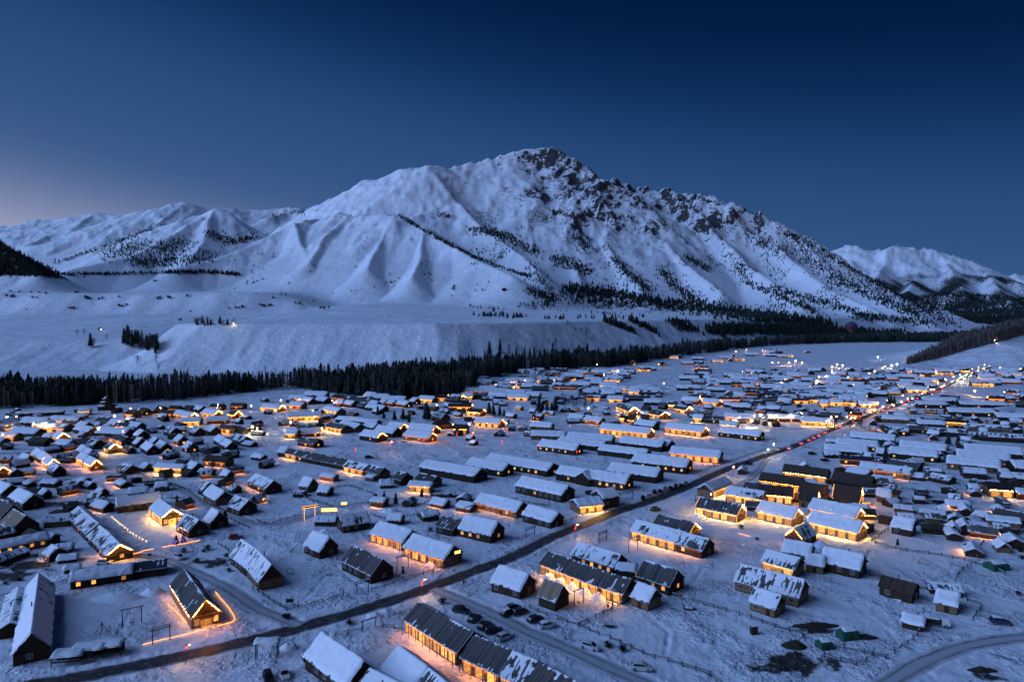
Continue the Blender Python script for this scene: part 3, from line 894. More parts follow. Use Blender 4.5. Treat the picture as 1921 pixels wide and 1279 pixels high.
# ------------------------------------------------------------------ the houses, ridge by ridge
HL_ = '''
A1 268 640 235 895 6.6 2.8 3.7 snow -
A1 290 455 268 632 6.6 2.8 3.7 half -
A1 140 560 75 820 4.5 2.4 1.2 patchy eo
A1 540 448 988 387 6 2.4 1.3 snow W
A1 997 375 1245 345 6 2.4 1.3 metal n
A1 1380 418 1545 648 6.6 2.8 3.6 plank goenD
A1 -160 250 340 152 6 2.5 1.1 snow W
A1 590 -45 738 82 7 2.6 2.5 patchy -
A1 748 98 828 160 7 2.6 2.5 patchy -
A1 836 172 898 236 7 2.6 2.5 patchy eg
A1 385 255 545 240 4 1.5 .7 snow n
A1 442 330 580 314 3.6 1.4 .6 snow n
A1 487 410 600 394 3 1.2 .5 snow n
B1 -20 925 95 985 7 2.6 3.6 plank -
B1 100 1015 190 1062 8 2.6 3.8 tan n
B1 1198 942 1292 1010 7 2.8 2.6 snow GEyD
B1 872 935 1200 892 8 2.8 2 snow -
B1 965 862 1110 850 5 2.2 1.4 snow -
B1 1395 1050 1490 1094 6.5 2.5 3 patchy eo
B1 1590 1012 1642 1036 6 2.5 3.2 snow -
B1 -40 795 82 832 7 2.6 2.8 snow -
B1 140 856 250 906 7 2.6 2.8 snow -
B1 -60 770 20 796 6 2.5 2.6 patchy -
B1 275 555 312 574 5 2.4 2.4 snow goe
B1 315 580 356 602 5 2.4 2.4 snow goe
B1 356 614 402 640 5 2.4 2.4 snow gWoE
B1 398 662 446 690 5.4 2.4 2.6 patchy -
B1 608 534 650 546 5 2.4 2.4 snow eo
B1 652 556 692 572 5 2.4 2.4 snow eo
B1 612 588 664 612 5 2.4 2.4 snow oE
B1 668 618 722 644 5 2.4 2.6 snow gWoE
B1 -30 662 22 696 6 2.5 2.6 snow goE
B1 95 700 126 716 5 2.2 2 patchy -
B1 1036 478 1064 486 6 2.5 2.6 snow -
B1 1098 505 1150 536 6 2.5 2.6 snow -
B1 1200 498 1246 520 6 2.5 2.6 snow -
B1 1150 476 1182 486 6 2.5 2.4 snow -
B1 1340 458 1376 470 6 2.5 2.6 snow oe
B1 1408 506 1446 520 6 2.5 2.6 snow W
B1 1640 458 1690 480 6 2.5 2.4 snow -
B1 1692 488 1742 510 6 2.5 2.4 snow -
B1 1768 448 1850 472 6.5 2.5 2.4 patchy -
B1 1560 612 1722 624 6.5 2.6 2 brown oe
B1 1430 660 1486 674 6 2.5 2.2 snow -
B1 1080 664 1116 674 4.6 2 1.8 snow -
B1 930 668 992 686 6.5 2.3 2 patchy -
B1 1180 672 1390 686 5 2.4 1.2 snow Ey
B1 1538 804 1572 816 6 2.5 2.6 patchy -
B1 1588 838 1682 884 6.5 2.6 2.6 snow -
B1 1768 914 1862 946 7 2.6 2.8 patchy -
B1 260 364 410 350 10 3 2.6 snow EyG
B1 440 428 474 444 7 2.6 2.8 snow gWE
B1 1360 334 1512 330 8 2.6 2 snow Ey
B1 1560 324 1720 318 8 2.6 2 snow wey
B1 1268 392 1322 406 7 2.6 2.6 patchy -
B1 1458 392 1502 406 7 2.6 2.6 patchy -
B1 1588 384 1620 400 6.5 2.6 2.6 snow -
B1 1668 378 1762 386 7 2.6 2.2 plank oE
B1 974 362 1062 370 7 2.6 2.2 snow -
B1 1048 418 1078 430 7 2.6 2.6 snow W
B1 878 366 962 366 7 2.6 2 plank Ey
B1 488 344 592 350 7 2.6 2.2 plank ey
B1 600 356 664 366 7 2.6 2.2 snow -
B1 640 394 700 402 7 2.6 2.2 snow Ey
B1 586 386 640 394 6 2.6 2 snow -
B1 686 488 746 498 7 2.6 2.2 patchy -
B1 826 510 862 526 6.5 2.6 2.4 patchy gEy
B1 448 494 540 502 6.5 2.5 1.8 snow -
B1 252 474 372 482 7 2.6 2 brown -
B1 750 320 832 326 7 2.6 2.2 plank -
B1 878 450 962 476 7 2.6 2 plank oE
B1 0 442 140 446 7 2.6 1.6 snow oE
B1 -30 484 40 486 7 2.6 1.6 snow oE
B1 120 290 480 274 5 2.4 1 snow n
B1 590 262 680 258 7 2.6 2 snow E
B1 966 274 1030 278 8 2.6 2.4 brown oE
B1 1066 254 1106 258 7 2.6 2.8 brown oe
B1 1188 244 1236 246 7 2.6 2.4 brown -
B1 1284 240 1354 242 7 2.6 2.2 brown oe
B1 1402 236 1450 240 7 2.6 2.4 brown -
B1 1466 236 1528 244 7 2.6 2.4 snow -
B1 1590 226 1680 228 7 2.6 2.2 brown oe
B1 1742 220 1838 222 7 2.6 2.2 brown oe
B1 1330 276 1396 282 7 2.6 2.4 snow oE
B1 1382 288 1456 294 7 2.6 2.4 snow gE
B1 1540 262 1640 276 7 2.6 2.6 snow goE
B1 1740 272 1786 280 7 2.6 2.8 brown goE
B1 1200 274 1310 278 7 2.6 2.2 brown oE
B2 190 548 250 552 6.5 2.4 2.2 snow -
B2 256 556 342 574 6.5 2.4 2.2 plank E
B2 350 578 502 608 6.5 2.4 2.2 plank -
B2 514 610 682 640 6.5 2.4 2.2 plank -
B2 694 648 846 680 6.5 2.4 2.2 patchy E
B2 858 678 962 706 6.5 2.4 2.4 plank -
B2 362 772 426 786 5.4 2.5 3 snow -
B2 0 745 132 802 7 2.6 2.8 half oe
B2 815 422 946 442 8 2.8 2.6 snow go
B2 920 388 1062 406 8.5 2.8 2.8 snow -
B2 1010 362 1112 376 8 2.8 2.6 snow go
B2 1165 372 1352 392 8.5 2.8 2.6 snow go
B2 1140 422 1326 442 8.5 2.8 2.6 snow goe
B2 1350 356 1430 344 8 2.8 2.6 brown oe
B2 1488 380 1592 382 8 2.8 2.4 brown oE
B2 1660 328 1846 342 8.5 2.8 2.4 snow goE
B2 830 362 912 372 7.5 2.6 2.4 snow -
B2 620 320 922 350 6 2.6 1.4 snow -
B2 652 352 782 380 8 2.6 2.2 snow -
B2 560 362 682 386 8 2.6 2.2 plank Ey
B2 336 383 396 392 7 2.6 2 plank -
B2 404 376 458 384 7 2.6 2 plank -
B2 336 414 476 406 7 2.6 2.2 snow oe
B2 240 416 320 420 7 2.6 2.2 snow Ey
B2 350 474 472 490 7.5 2.6 2 plank e
B2 232 296 490 286 9 2.8 2.4 snow Ey
B2 532 240 640 262 8 2.6 2.4 snow Ey
B2 592 156 712 166 8 2.6 2.4 brown oe
B2 602 198 662 202 7 2.6 2.2 snow e
B2 672 200 742 208 7 2.6 2.2 snow oe
B2 368 176 428 186 7.5 2.6 2.6 snow -
B2 462 172 540 180 7.5 2.6 2.6 snow -
B2 262 212 362 218 7.5 2.6 2.2 snow oE
B2 54 228 196 236 8 2.6 2.2 snow gE
B2 832 138 902 146 7.5 2.6 2.4 snow oE
B2 942 118 1026 126 7.5 2.6 2.4 snow -
B2 786 212 830 220 7 2.6 2.2 plank -
B2 862 204 922 210 7 2.6 2.2 snow -
B2 840 228 972 242 7 2.6 2 snow -
B2 946 193 986 197 7 2.6 2.2 snow e
B2 992 195 1050 201 7 2.6 2.2 snow e
B2 1062 198 1152 210 7 2.6 2.2 snow e
B2 1176 182 1212 188 7 2.6 2.4 snow -
B2 1232 166 1346 174 8 2.6 2.2 snow Ey
B2 1370 156 1440 158 8 2.6 2.6 brown goE
B2 1470 153 1552 160 8 2.6 2.4 patchy gE
B2 1450 222 1620 224 8 2.6 2.2 brown goE
B2 1600 260 1706 268 8 2.6 2.2 brown goE
B2 1352 290 1424 302 8 2.6 2.4 patchy -
B2 632 1060 826 1030 7 2.6 2.6 half -
B2 452 1070 600 1068 5 2.1 1 half n
B2 1080 726 1134 742 6.5 2.6 2.6 plank -
B2 1236 746 1356 768 7 2.6 2 plank -
B2 1160 808 1322 818 5 2.5 1 snow EW
B2 1280 648 1686 714 10 3.1 2.3 snow -
B2 1620 632 1892 676 9 3 2.4 snow w
B2 1765 597 2230 672 10 3 2.4 snow w
B2 1692 897 2000 965 7.5 2.6 2.4 snow oep
B2 1408 1062 1530 1090 7.5 2.6 2.4 plank -
B2 1574 1064 1812 1112 8 2.8 3.2 snow W
A2 930 72 1166 136 8 2.7 2.6 snow oEp
A2 1182 166 1478 252 8 2.7 2.8 snow oEp
A2 432 142 546 187 6.5 2.6 3.3 snow -
A2 730 242 946 342 7.4 2.8 3.5 plank -
A2 22 292 112 386 6.5 2.7 4 half -
A2 -108 202 12 284 6.5 2.7 4 half -
A2 492 907 802 1112 7.6 2.8 3.4 snow -
A2 862 1166 1110 1290 7 2.7 2.4 half -
A2 1072 1007 1282 1162 8 2.8 3.2 snow -
A2 1292 1162 1470 1300 8 2.8 3.2 patchy -
A2 1232 667 1622 890 8.5 2.8 3 plank oEp
A2 1652 918 1921 1032 8.5 2.8 3 plank oEp
A2 1935 1042 2112 1112 8.5 2.8 3 patchy oEp
A2 2132 1124 2460 1290 8.5 2.8 3 plank oEp
A3 -92 402 120 462 7 2.7 3 snow -
A3 256 502 376 542 5.7 2.7 3.2 tan n
A3 286 292 720 450 7.6 2.7 2.6 rim Ep
A3 728 454 884 497 7.6 2.7 2.6 plank Ep
A3 506 222 812 312 7 2.7 2.6 half W
A3 800 384 930 400 5 2.5 .7 snow W
A3 1002 357 1236 427 7.6 2.7 3.2 plank W
A3 952 527 1072 572 5.6 2.4 2.5 snow -
A3 942 56 1282 142 7.6 2.7 2.6 half Ep
A3 1292 150 1472 197 7.6 2.7 2.6 patchy e
A3 1112 12 1372 77 7.6 2.7 2.8 plank gE
A3 1722 387 2188 502 8 2.8 3.2 patchy -
A3 1832 562 2012 617 6 2.5 2.4 half -
A4 0 276 235 337 7 2.7 2.4 half Ey
A4 132 206 332 242 7 2.6 2.2 snow -
A4 432 262 716 322 8 2.8 2.8 snow -
A4 300 312 424 332 6.5 2.5 1.6 snow W
A4 872 470 1112 532 6 2.4 2 brown -
A4 1282 580 1432 612 6.8 2.4 1.8 snow -
A4 1022 757 1172 792 4.4 1.9 .9 snow n
A4 952 36 1096 62 6.5 2.5 2.4 snow -
A4 850 22 945 42 4.5 2.1 .5 brown n
B4 -42 957 226 1012 8 2.8 2.6 snow gEy
B4 346 937 692 1007 8 2.8 2.6 snow gEy
B4 336 1032 712 1112 8 2.8 2.6 snow gEy
A4 300 76 200 118 6 2.6 2.8 patchy go
B4 952 976 1086 992 5 2 .8 half n
B4 1148 1012 1330 1036 5 1.8 .6 half n
B4 1512 1112 1650 1128 5 1.8 .6 snow n
B4 1644 1062 1890 1092 6 2 .8 snow n
B4 1560 1022 1650 1040 6 2.2 1.2 half n
B4 1722 1002 1990 1052 7 2.4 1.6 plank -
B4 1640 806 1822 818 8 3 2.2 black Ey
B4 1850 862 2010 872 7 2.5 1 snow e
B4 820 862 922 872 5.5 2.5 2.2 snow -
B4 132 676 458 716 8 2.8 2.8 brown Ey
B4 -40 738 262 780 8 2.8 2.8 brown Eo
B4 -60 828 190 852 8 2.8 3 brown gEo
B4 272 810 432 836 8 2.8 2.8 brown -
B4 250 868 376 884 8 2.8 3 brown g
B4 506 728 792 770 9 2.8 3.2 brown -
B4 510 828 702 852 10 2.8 4 brown G
B4 612 692 770 718 7 2.5 1.8 half -
B4 702 657 1086 706 8 2.7 2.2 half oe
B4 922 638 1142 672 8 2.7 2.2 plank -
B4 1236 742 1386 772 6 2.2 1.4 half -
B4 1462 702 1632 714 8 2.6 1.6 half -
B4 1736 732 1990 752 8 2.6 1.6 half -
B4 432 527 746 548 10 3 2.2 snow w
B4 520 484 826 507 10 3 2.2 snow w
B4 632 434 956 462 10 3 2.2 snow -
B4 922 549 1276 582 10 3 2.2 snow w
B4 1002 502 1340 534 10 3 2.2 snow -
B4 1352 614 1742 652 12 3 2.4 snow w
B4 1422 567 1814 602 12 3 2.4 snow -
B4 1476 527 1902 558 12 3 2.4 snow w
B4 1826 652 2060 662 10 3 2.4 snow -
B4 546 607 856 628 8 2.6 1.4 metal e
B4 852 312 1062 322 9 2.8 1.8 snow -
B4 1116 348 1330 358 9 2.8 1.8 snow -
B4 1152 326 1502 346 9 2.8 1.6 metal Ey
B4 892 394 1062 410 9 2.8 1.6 patchy -
B4 1066 386 1202 396 8 2.8 1.6 plank -
B4 1204 402 1490 420 9 2.8 1.6 patchy -
B4 1504 372 1816 392 9 2.8 1.6 patchy -
B4 1580 440 1918 458 9 2.8 1.6 patchy -
B4 1342 257 1696 266 11 3.2 2.2 snow w
B4 1700 292 2060 306 11 3.2 2.2 snow w
B4 1112 207 1332 210 10 3 2 snow w
B4 1152 178 1422 184 10 3 2 snow -
B4 1060 248 1112 250 9 2.8 2.4 patchy -
B4 1432 208 1784 216 10 3 1.8 snow -
B4 1706 262 1800 250 10 3 2.4 snow -
B4 1862 200 1960 206 8 2.8 2.4 plank -
B4 456 192 566 196 8 2.6 2 snow Ey
B4 570 192 672 198 8 2.6 2 patchy Ey
B4 684 206 820 212 8 2.6 2 snow Ey
B4 392 196 462 200 8 2.8 2.6 snow EyW
B4 252 328 490 342 8 2.6 2 snow Eyg
B4 312 274 552 290 8 2.6 1.8 plank -
B4 608 284 708 290 8 2.6 2 brown goE
B4 0 306 240 312 8 2.6 2 snow e
B4 82 182 182 188 8 2.6 2 snow e
B4 0 238 98 244 8 2.6 2 snow -
B4 602 124 720 130 8 2.6 2 snow -
B4 730 126 902 136 8 2.6 2 snow -
B4 142 150 232 154 8 2.6 2 brown oE
B4 236 152 382 158 8 2.6 2 snow goe
B4 992 44 1222 52 10 3 2 snow -
B4 1586 24 1762 30 10 3 2.2 snow goE
B4 1520 58 1690 62 9 2.8 2 patchy Ey
B4 1656 168 1778 174 8 2.6 2 brown goE
B4 1300 158 1440 166 8 2.6 1.8 plank -
B4 556 42 616 46 8 2.6 2.2 brown oE
B4 650 40 738 46 8 2.6 2.2 brown oE
B4 882 10 982 14 8 2.6 2.2 snow -
B3 155 360 306 370 7.5 2.6 2.2 snow -
B3 152 428 402 436 8.5 2.8 2 snow -
B3 370 472 702 512 9 2.8 2 snow -
B3 432 440 762 464 9 2.8 2.2 snow -
B3 226 494 506 528 9 2.8 2.6 snow w
B3 682 373 1046 410 9.5 2.9 2.6 snow gE
B3 946 345 1086 362 8 2.8 2.4 snow -
B3 1172 368 1452 400 9.5 2.9 2.6 snow gE
B3 1572 400 1876 432 9.5 2.9 2.4 snow w
B3 832 471 1142 504 9.5 2.9 2.6 snow -
B3 1112 490 1196 502 8 2.8 2.4 snow -
B3 672 532 1022 572 8.5 2.8 2 snow -
B3 932 597 1332 642 11 3.3 2.8 snow w
B3 1202 547 1572 582 9.5 2.9 2.4 snow oEp
B3 372 690 560 720 9 3.2 2.5 snow w
B3 566 720 882 762 9 3.2 2.6 snow W
B3 612 716 530 742 7 3.2 2.4 snow -
B3 752 668 1112 714 9.5 3 2.6 snow -
B3 82 772 422 842 9 3.2 2.6 snow -
B3 132 987 342 1042 7 2.6 2.4 snow -
B3 470 945 652 926 8 2.6 1.6 snow Ey
B3 642 880 762 862 7.5 4.2 2 snow -
B3 1452 832 1602 776 7 2.6 2.2 snow Ey
B3 1422 922 1722 978 8 2.8 2.8 plank GEy
B3 1632 843 1892 882 8 2.8 2.2 half Ey
B3 1762 806 1950 832 8 2.7 2.2 plank -
B3 440 303 542 311 7.5 2.6 2 snow W
B3 562 318 682 331 7.5 2.6 2 snow we
B3 822 216 922 252 9 2.8 3 plank gEy
B3 988 236 1034 240 6.5 2.6 2.6 plank -
B3 1062 266 1152 286 9 2.8 2.6 plank gE
B3 826 314 862 318 6 2.4 1.6 brown oE
B3 882 311 936 316 7 2.8 2.8 brown goE
B3 992 192 1132 196 7.5 2.6 2 snow -
B3 1112 216 1158 220 7 2.6 2.6 plank -
B3 1182 204 1236 208 7 2.6 2.8 plank E
B3 1242 233 1332 246 8 2.6 2.6 plank gEy
B3 1286 172 1412 182 8.5 2.8 2.6 snow goe
B3 1442 186 1562 196 8.5 2.8 2.4 snow goE
B3 1736 196 1902 202 8 2.6 2 metal -
B3 1652 222 1796 230 8 2.6 2 snow -
B3 1372 305 1440 311 7.5 2.6 2.2 snow Ey
B3 1448 312 1588 318 8 2.6 2.2 plank w
B3 1602 296 1820 306 8 2.6 2.2 snow E
B3 1402 268 1500 274 7.5 2.6 1.8 tan -
B3 1570 356 1696 366 7.5 2.6 1.8 snow Ey
'''
for ln in HL_.strip().splitlines():
    t = ln.split()
    house(t[0], *[float(q_) for q_ in t[1:8]], roof=t[8], lights='' if t[9] == '-' else t[9])
NLISTED = len(HOUSES)
# the crowded far quarters, filled house by house where the photo shows roofs too small to measure
def road_d(x, y):
    return min(seg_dist(np.array([x]), np.array([y]), p)[0][0] - w / 2 for _, w, _, p in ROADW)
FAR = [  # px box x0,y0,x1,y1, count, lit share, lights
    (885, 706, 1010, 742, 26, .35, ['oE', 'e', 'E']), (985, 690, 1180, 726, 40, .35, ['E', 'oE', 'Ey', 'e']), (1090, 722, 1230, 748, 14, .3, ['oE', 'E']),
    (1180, 676, 1320, 700, 10, .5, ['goE', 'E', 'e']), (1290, 700, 1470, 745, 44, .25, ['E', 'e', 'oE']), (1400, 690, 1640, 722, 44, .35, ['Ey', 'oE', 'e']),
    (1460, 722, 1640, 748, 26, .4, ['oE', 'Ey', 'E']), (1640, 690, 1921, 705, 26, .3, ['Ey', 'oE', 'E']), (1640, 704, 1800, 735, 14, .3, ['E', 'oE']), (1850, 705, 1921, 745, 6, .3, ['oE', 'e']),
    (1400, 655, 1520, 668, 12, .35, ['oE', 'E']), (1230, 664, 1400, 676, 8, .4, ['oE', 'E']),
    (0, 780, 240, 815, 8, .6, ['oE', 'Ey']), (560, 735, 880, 752, 10, .3, ['e', 'oE']),
]
PLACED = [(h['x'], h['y'], h['rad']) for h in HOUSES]
for x0, y0, x1, y1, cnt, share, kinds in FAR:
    made = tries = 0
    while made < cnt and tries < cnt * 25:
        tries += 1
        px = random.uniform(x0, x1); py = random.uniform(y0, y1)
        X, Y = gp(px, py, 4)
        L = random.uniform(10, 24); W = random.uniform(7, 9)
        if any(math.hypot(X - a, Y - b) < .72 * (c + math.hypot(L, W) / 2) for a, b, c in PLACED) or road_d(X, Y) < W / 2 + 2:
            continue
        an = math.radians(random.choice([-14, -12, -9, -16, 72]) + random.uniform(-5, 5))
        lt = random.choice(kinds) if random.random() < share else random.choice(['', '', 'e', ''])
        house('W', X - math.cos(an) * L / 2, Y - math.sin(an) * L / 2, X + math.cos(an) * L / 2, Y + math.sin(an) * L / 2, W, 2.8, random.uniform(2, 3),
              random.choice(['snow', 'snow', 'snow', 'snow', 'patchy', 'plank']), lt)
        PLACED.append((X, Y, math.hypot(L, W) / 2))
        made += 1
# sheds, huts and lean-tos that crowd the yards
SHEDS = [(0, 770, 500, 960, 105), (480, 750, 900, 820, 40), (560, 900, 880, 990, 12), (900, 745, 1300, 800, 50), (1300, 745, 1560, 800, 45), (1560, 750, 1921, 860, 60), (1600, 860, 1921, 1010, 46), (880, 800, 1000, 850, 6), (0, 960, 130, 1060, 8), (1380, 880, 1640, 960, 12), (1740, 1010, 1921, 1120, 5)]
for x0, y0, x1, y1, cnt in SHEDS:
    made = tries = 0
    while made < cnt and tries < cnt * 30:
        tries += 1
        px = random.uniform(x0, x1); py = random.uniform(y0, y1)
        X, Y = gp(px, py)
        L = random.uniform(3.6, 8.5); W = random.uniform(3.2, 5)
        if any(math.hypot(X - a, Y - b) < .62 * c + .8 * math.hypot(L, W) / 2 for a, b, c in PLACED) or road_d(X, Y) < W / 2 + 1.5:
            continue
        an = math.radians(random.choice([-14, -35, -38, 20, 62, 70]) + random.uniform(-8, 8))
        house('W', X - math.cos(an) * L / 2, Y - math.sin(an) * L / 2, X + math.cos(an) * L / 2, Y + math.sin(an) * L / 2, W, random.uniform(1.7, 2.4), random.uniform(.6, 1.8),
              random.choice(['snow', 'snow', 'half', 'patchy', 'brown', 'plank']), random.choice(['n', 'n', 'n', 'n', 'n', 'ne', 'noe']), name='shed')
        PLACED.append((X, Y, math.hypot(L, W) / 2))
        made += 1
# labels: what each house looks like, then its place among its likes
ORD = ['first', 'second', 'third', 'fourth', 'fifth', 'sixth', 'seventh', 'eighth', 'ninth', 'tenth', 'eleventh', 'twelfth', 'thirteenth', 'fourteenth', 'fifteenth', 'sixteenth', 'seventeenth', 'eighteenth', 'nineteenth', 'twentieth']
ORD += ['twenty-' + w_ for w_ in ORD[:9]] + ['thirtieth'] + ['thirty-' + w_ for w_ in ORD[:9]] + ['fortieth']
ROOFW = {'snow': 'snow-covered roof', 'patchy': 'patchy snowy roof', 'half': 'half-snowed roof', 'rim': 'plank roof', 'plank': 'plank roof', 'brown': 'brown roof', 'metal': 'dark sheet roof', 'tan': 'tan roof', 'black': 'black roof'}
def lightw(l):
    if 'G' in l or 'g' in l: return 'lit gable edges'
    if 'E' in l: return 'orange eaves' if 'o' in l else 'bright eaves'
    if 'e' in l: return 'dim eaves'
    if 'W' in l or 'w' in l: return 'lit windows'
    return ''
def quarter(x, y):
    if y < 700: return 'at village end' if x < 1560 else 'below hill'
    if y < 752: return 'near forest edge' if x < 880 else 'in far centre rows' if x < 1290 else 'in far rows' if x < 1600 else 'beyond far road'
    if y < 835: return 'in left lit quarter' if x < 470 else 'around the snow field' if x < 960 else 'in central rows' if x < 1330 else 'near road crowd' if x < 1600 else 'right of far road'
    if y < 960: return 'behind left yards' if x < 500 else 'above lit gateway' if x < 900 else 'above main road' if x < 1300 else 'in glowing cluster' if x < 1620 else 'in right yards'
    return 'at lower left' if x < 480 else 'along lower road' if x < 960 else 'by lower cars' if x < 1340 else 'at lower right'
KINDW = {'shed': 'small shed', 'cabin': 'small log cabin', 'log_house': 'log house', 'lodge': 'long log lodge'}
grp = {}
for h in HOUSES:
    grp.setdefault((h['kind'], ROOFW[h['roof']], lightw(h['lights']), quarter(h['px'], h['py'])), []).append(h)
for (k, rw, lw, qn), hs in grp.items():
    hs.sort(key=lambda h: h['px'])
    for i, h in enumerate(hs):
        lab = KINDW.get(k, k) + ' with ' + rw.replace('snow-covered roof', 'snowy roof') + (' and ' + lw if lw else '') + ' '
        lab += qn if len(hs) == 1 else (ORD[i] + ' from left ' if i < len(ORD) else ORD[len(hs) - 1 - i] + ' from right ') + qn
        tag(h['o'], lab, k if k in ('cabin', 'shed') else 'house', 'sheds in the yards' if k == 'shed' else 'log houses of the village')

# ------------------------------------------------------------------ roads as sheets lying in their ploughed cuts
def road_material(name, dark):
    m = mat(name, (.05, .05, .05), .6, .4); g = NG(m)
    p = g.pos()
    u = g.attr('across').outputs['Fac']; v = g.attr('along').outputs['Fac']
    cmb = g.n('ShaderNodeCombineXYZ'); g.l(g.math('MULTIPLY', u, 5.0), cmb.inputs[0]); g.l(g.math('MULTIPLY', v, .10), cmb.inputs[1])
    st = g.noise(cmb.outputs[0], 1.4, 4, .6)
    pn = g.noise(p, .25, 5, .65)
    au = g.math('ABSOLUTE', u, 0)
    if dark:
        edge = g.rng(g.math('ADD', au, g.math('MULTIPLY', g.math('SUBTRACT', pn, .5), .9)), .55, .95)
        base = g.mix(st, (.012, .011, .011), (.045, .040, .038))
        mid = g.math('MULTIPLY', g.rng(st, .50, .62), .5)
        c = g.mix(mid, base, (.15, .145, .15))
        c = g.mix(g.math('MULTIPLY', g.rng(g.noise(p, .6, 5, .7), .52, .66), .5), c, (.24, .24, .26))
        c = g.mix(edge, c, (.55, .56, .60))
    else:
        trk = g.rng(g.math('ABSOLUTE', g.math('SUBTRACT', au, .45), 0), .0, .22, 1, 0)
        c = g.mix(g.math('MULTIPLY', trk, g.rng(st, .3, .6)), (.46, .47, .50), (.17, .16, .165))
        c = g.mix(g.rng(g.math('ADD', au, g.math('MULTIPLY', g.math('SUBTRACT', pn, .5), .8)), .6, 1.0), c, (.68, .70, .76))
    g.l(c, g.b.inputs['Base Color'])
    g.l(g.rng(pn, .3, .7, .45, .8), g.b.inputs['Roughness'])
    g.l(g.bump(g.math('ADD', st, pn), .5, .06), g.b.inputs['Normal'])
    return m
RM = {'dark': road_material('ploughed_asphalt', True), 'packed': road_material('packed_snow_track', False)}
def smooth_line(pts, step):
    P = np.array(pts, float)
    for _ in range(2):
        Q = np.empty((len(P) * 2 - 2, 2)); Q[0::2] = P[:-1] * .75 + P[1:] * .25; Q[1::2] = P[:-1] * .25 + P[1:] * .75
        P = np.vstack([P[:1], Q, P[-1:]])
    s = np.concatenate([[0], np.cumsum(np.hypot(*np.diff(P, axis=0).T))])
    q_ = np.arange(0, s[-1], step)
    return np.stack([np.interp(q_, s, P[:, 0]), np.interp(q_, s, P[:, 1])], -1), q_
for ri, (nme, w, kind, pts) in enumerate(ROADW):
    C, sl = smooth_line(pts, 1.6)
    T = np.gradient(C, axis=0); T /= np.linalg.norm(T, axis=1)[:, None]
    Nn = np.stack([-T[:, 1], T[:, 0]], -1)
    us = np.linspace(-1, 1, 9)
    jit = .38 * fbm(sl / 3.0 + ri * 9, sl * 0 + ri, 3)
    jit = jit - .45 * np.clip((C[:, 1] - 380) / 300, 0, 1)
    PX = C[:, None, :] + Nn[:, None, :] * (us[None, :, None] * (w / 2 + .35) * (1 + jit[:, None, None] * .9))
    far = np.clip((C[:, 1] - 450) / 500, 0, 1)
    zz = .045 + ri * .005 + far[:, None] * .25 - .06 * np.abs(us)[None, :] ** 4 + np.zeros((len(C), 9))
    vs = np.dstack([PX, zz]).reshape(-1, 3)
    n = len(C)
    a, b = np.meshgrid(np.arange(n - 1), np.arange(8), indexing='ij')
    qd = np.stack([a * 9 + b, a * 9 + b + 1, (a + 1) * 9 + b + 1, (a + 1) * 9 + b], -1).reshape(-1, 4)[:, ::-1]
    me = mesh_np(nme, vs, qd)
    fattr(me, 'across', np.tile(us, n)); fattr(me, 'along', np.repeat(sl, 9))
    tag(link(nme, me, RM[kind]), None, None, None, 'structure')

# ------------------------------------------------------------------ trees
M_NEEDLE = mat('conifer_needles', (.011, .019, .017), .9, .1)
M_BARK = mat('bark', (.045, .036, .030), .9, .1)
M_TWIG = mat('bare_twigs', (.060, .050, .046), .9, .1)
M_BIRCH = mat('pale_trunk', (.28, .26, .24), .85, .1)
M_BUSH = mat('dark_brushwood', (.022, .019, .018), .95, .1)
for mm, c0, c1 in ((M_NEEDLE, (.010, .017, .016), (.032, .044, .038)), (M_TWIG, (.055, .047, .043), (.15, .13, .12)), (M_BUSH, (.012, .011, .011), (.040, .034, .030))):
    g = NG(mm)
    g.l(g.mix(g.noise(g.pos(), .35, 3), c0, c1), g.b.inputs['Base Color'])
def conifer_arrays(h, r, tiers, seg, seed, z0=.12):
    rn = random.Random(seed); v = []; f = []
    for k in range(tiers):
        a = k / tiers
        zb = h * (z0 + (1 - z0) * a * .97)
        zt = min(h, zb + h * (1.9 / tiers) * (1 - .3 * a)) if k < tiers - 1 else h
        rr = r * (1 - a) ** .85 * rn.uniform(.82, 1.15) + .05
        ox, oy = rn.uniform(-.05, .05) * r, rn.uniform(-.05, .05) * r
        b = len(v); ph = rn.random() * 6.28
        v.append((ox, oy, zt))
        m = seg * 2
        for i in range(m):
            q_ = rr * (rn.uniform(.85, 1.2) if i % 2 else rn.uniform(.45, .68))
            an = ph + 2 * math.pi * i / m
            v.append((ox + q_ * math.cos(an), oy + q_ * math.sin(an), zb - (.05 * h / tiers * 4 if i % 2 else -.04 * h / tiers * 4) * rn.uniform(.4, 1.2)))
        f += [(b, b + 1 + i, b + 1 + (i + 1) % m) for i in range(m)]
    return np.array(v, np.float32), np.array(f, np.int32)
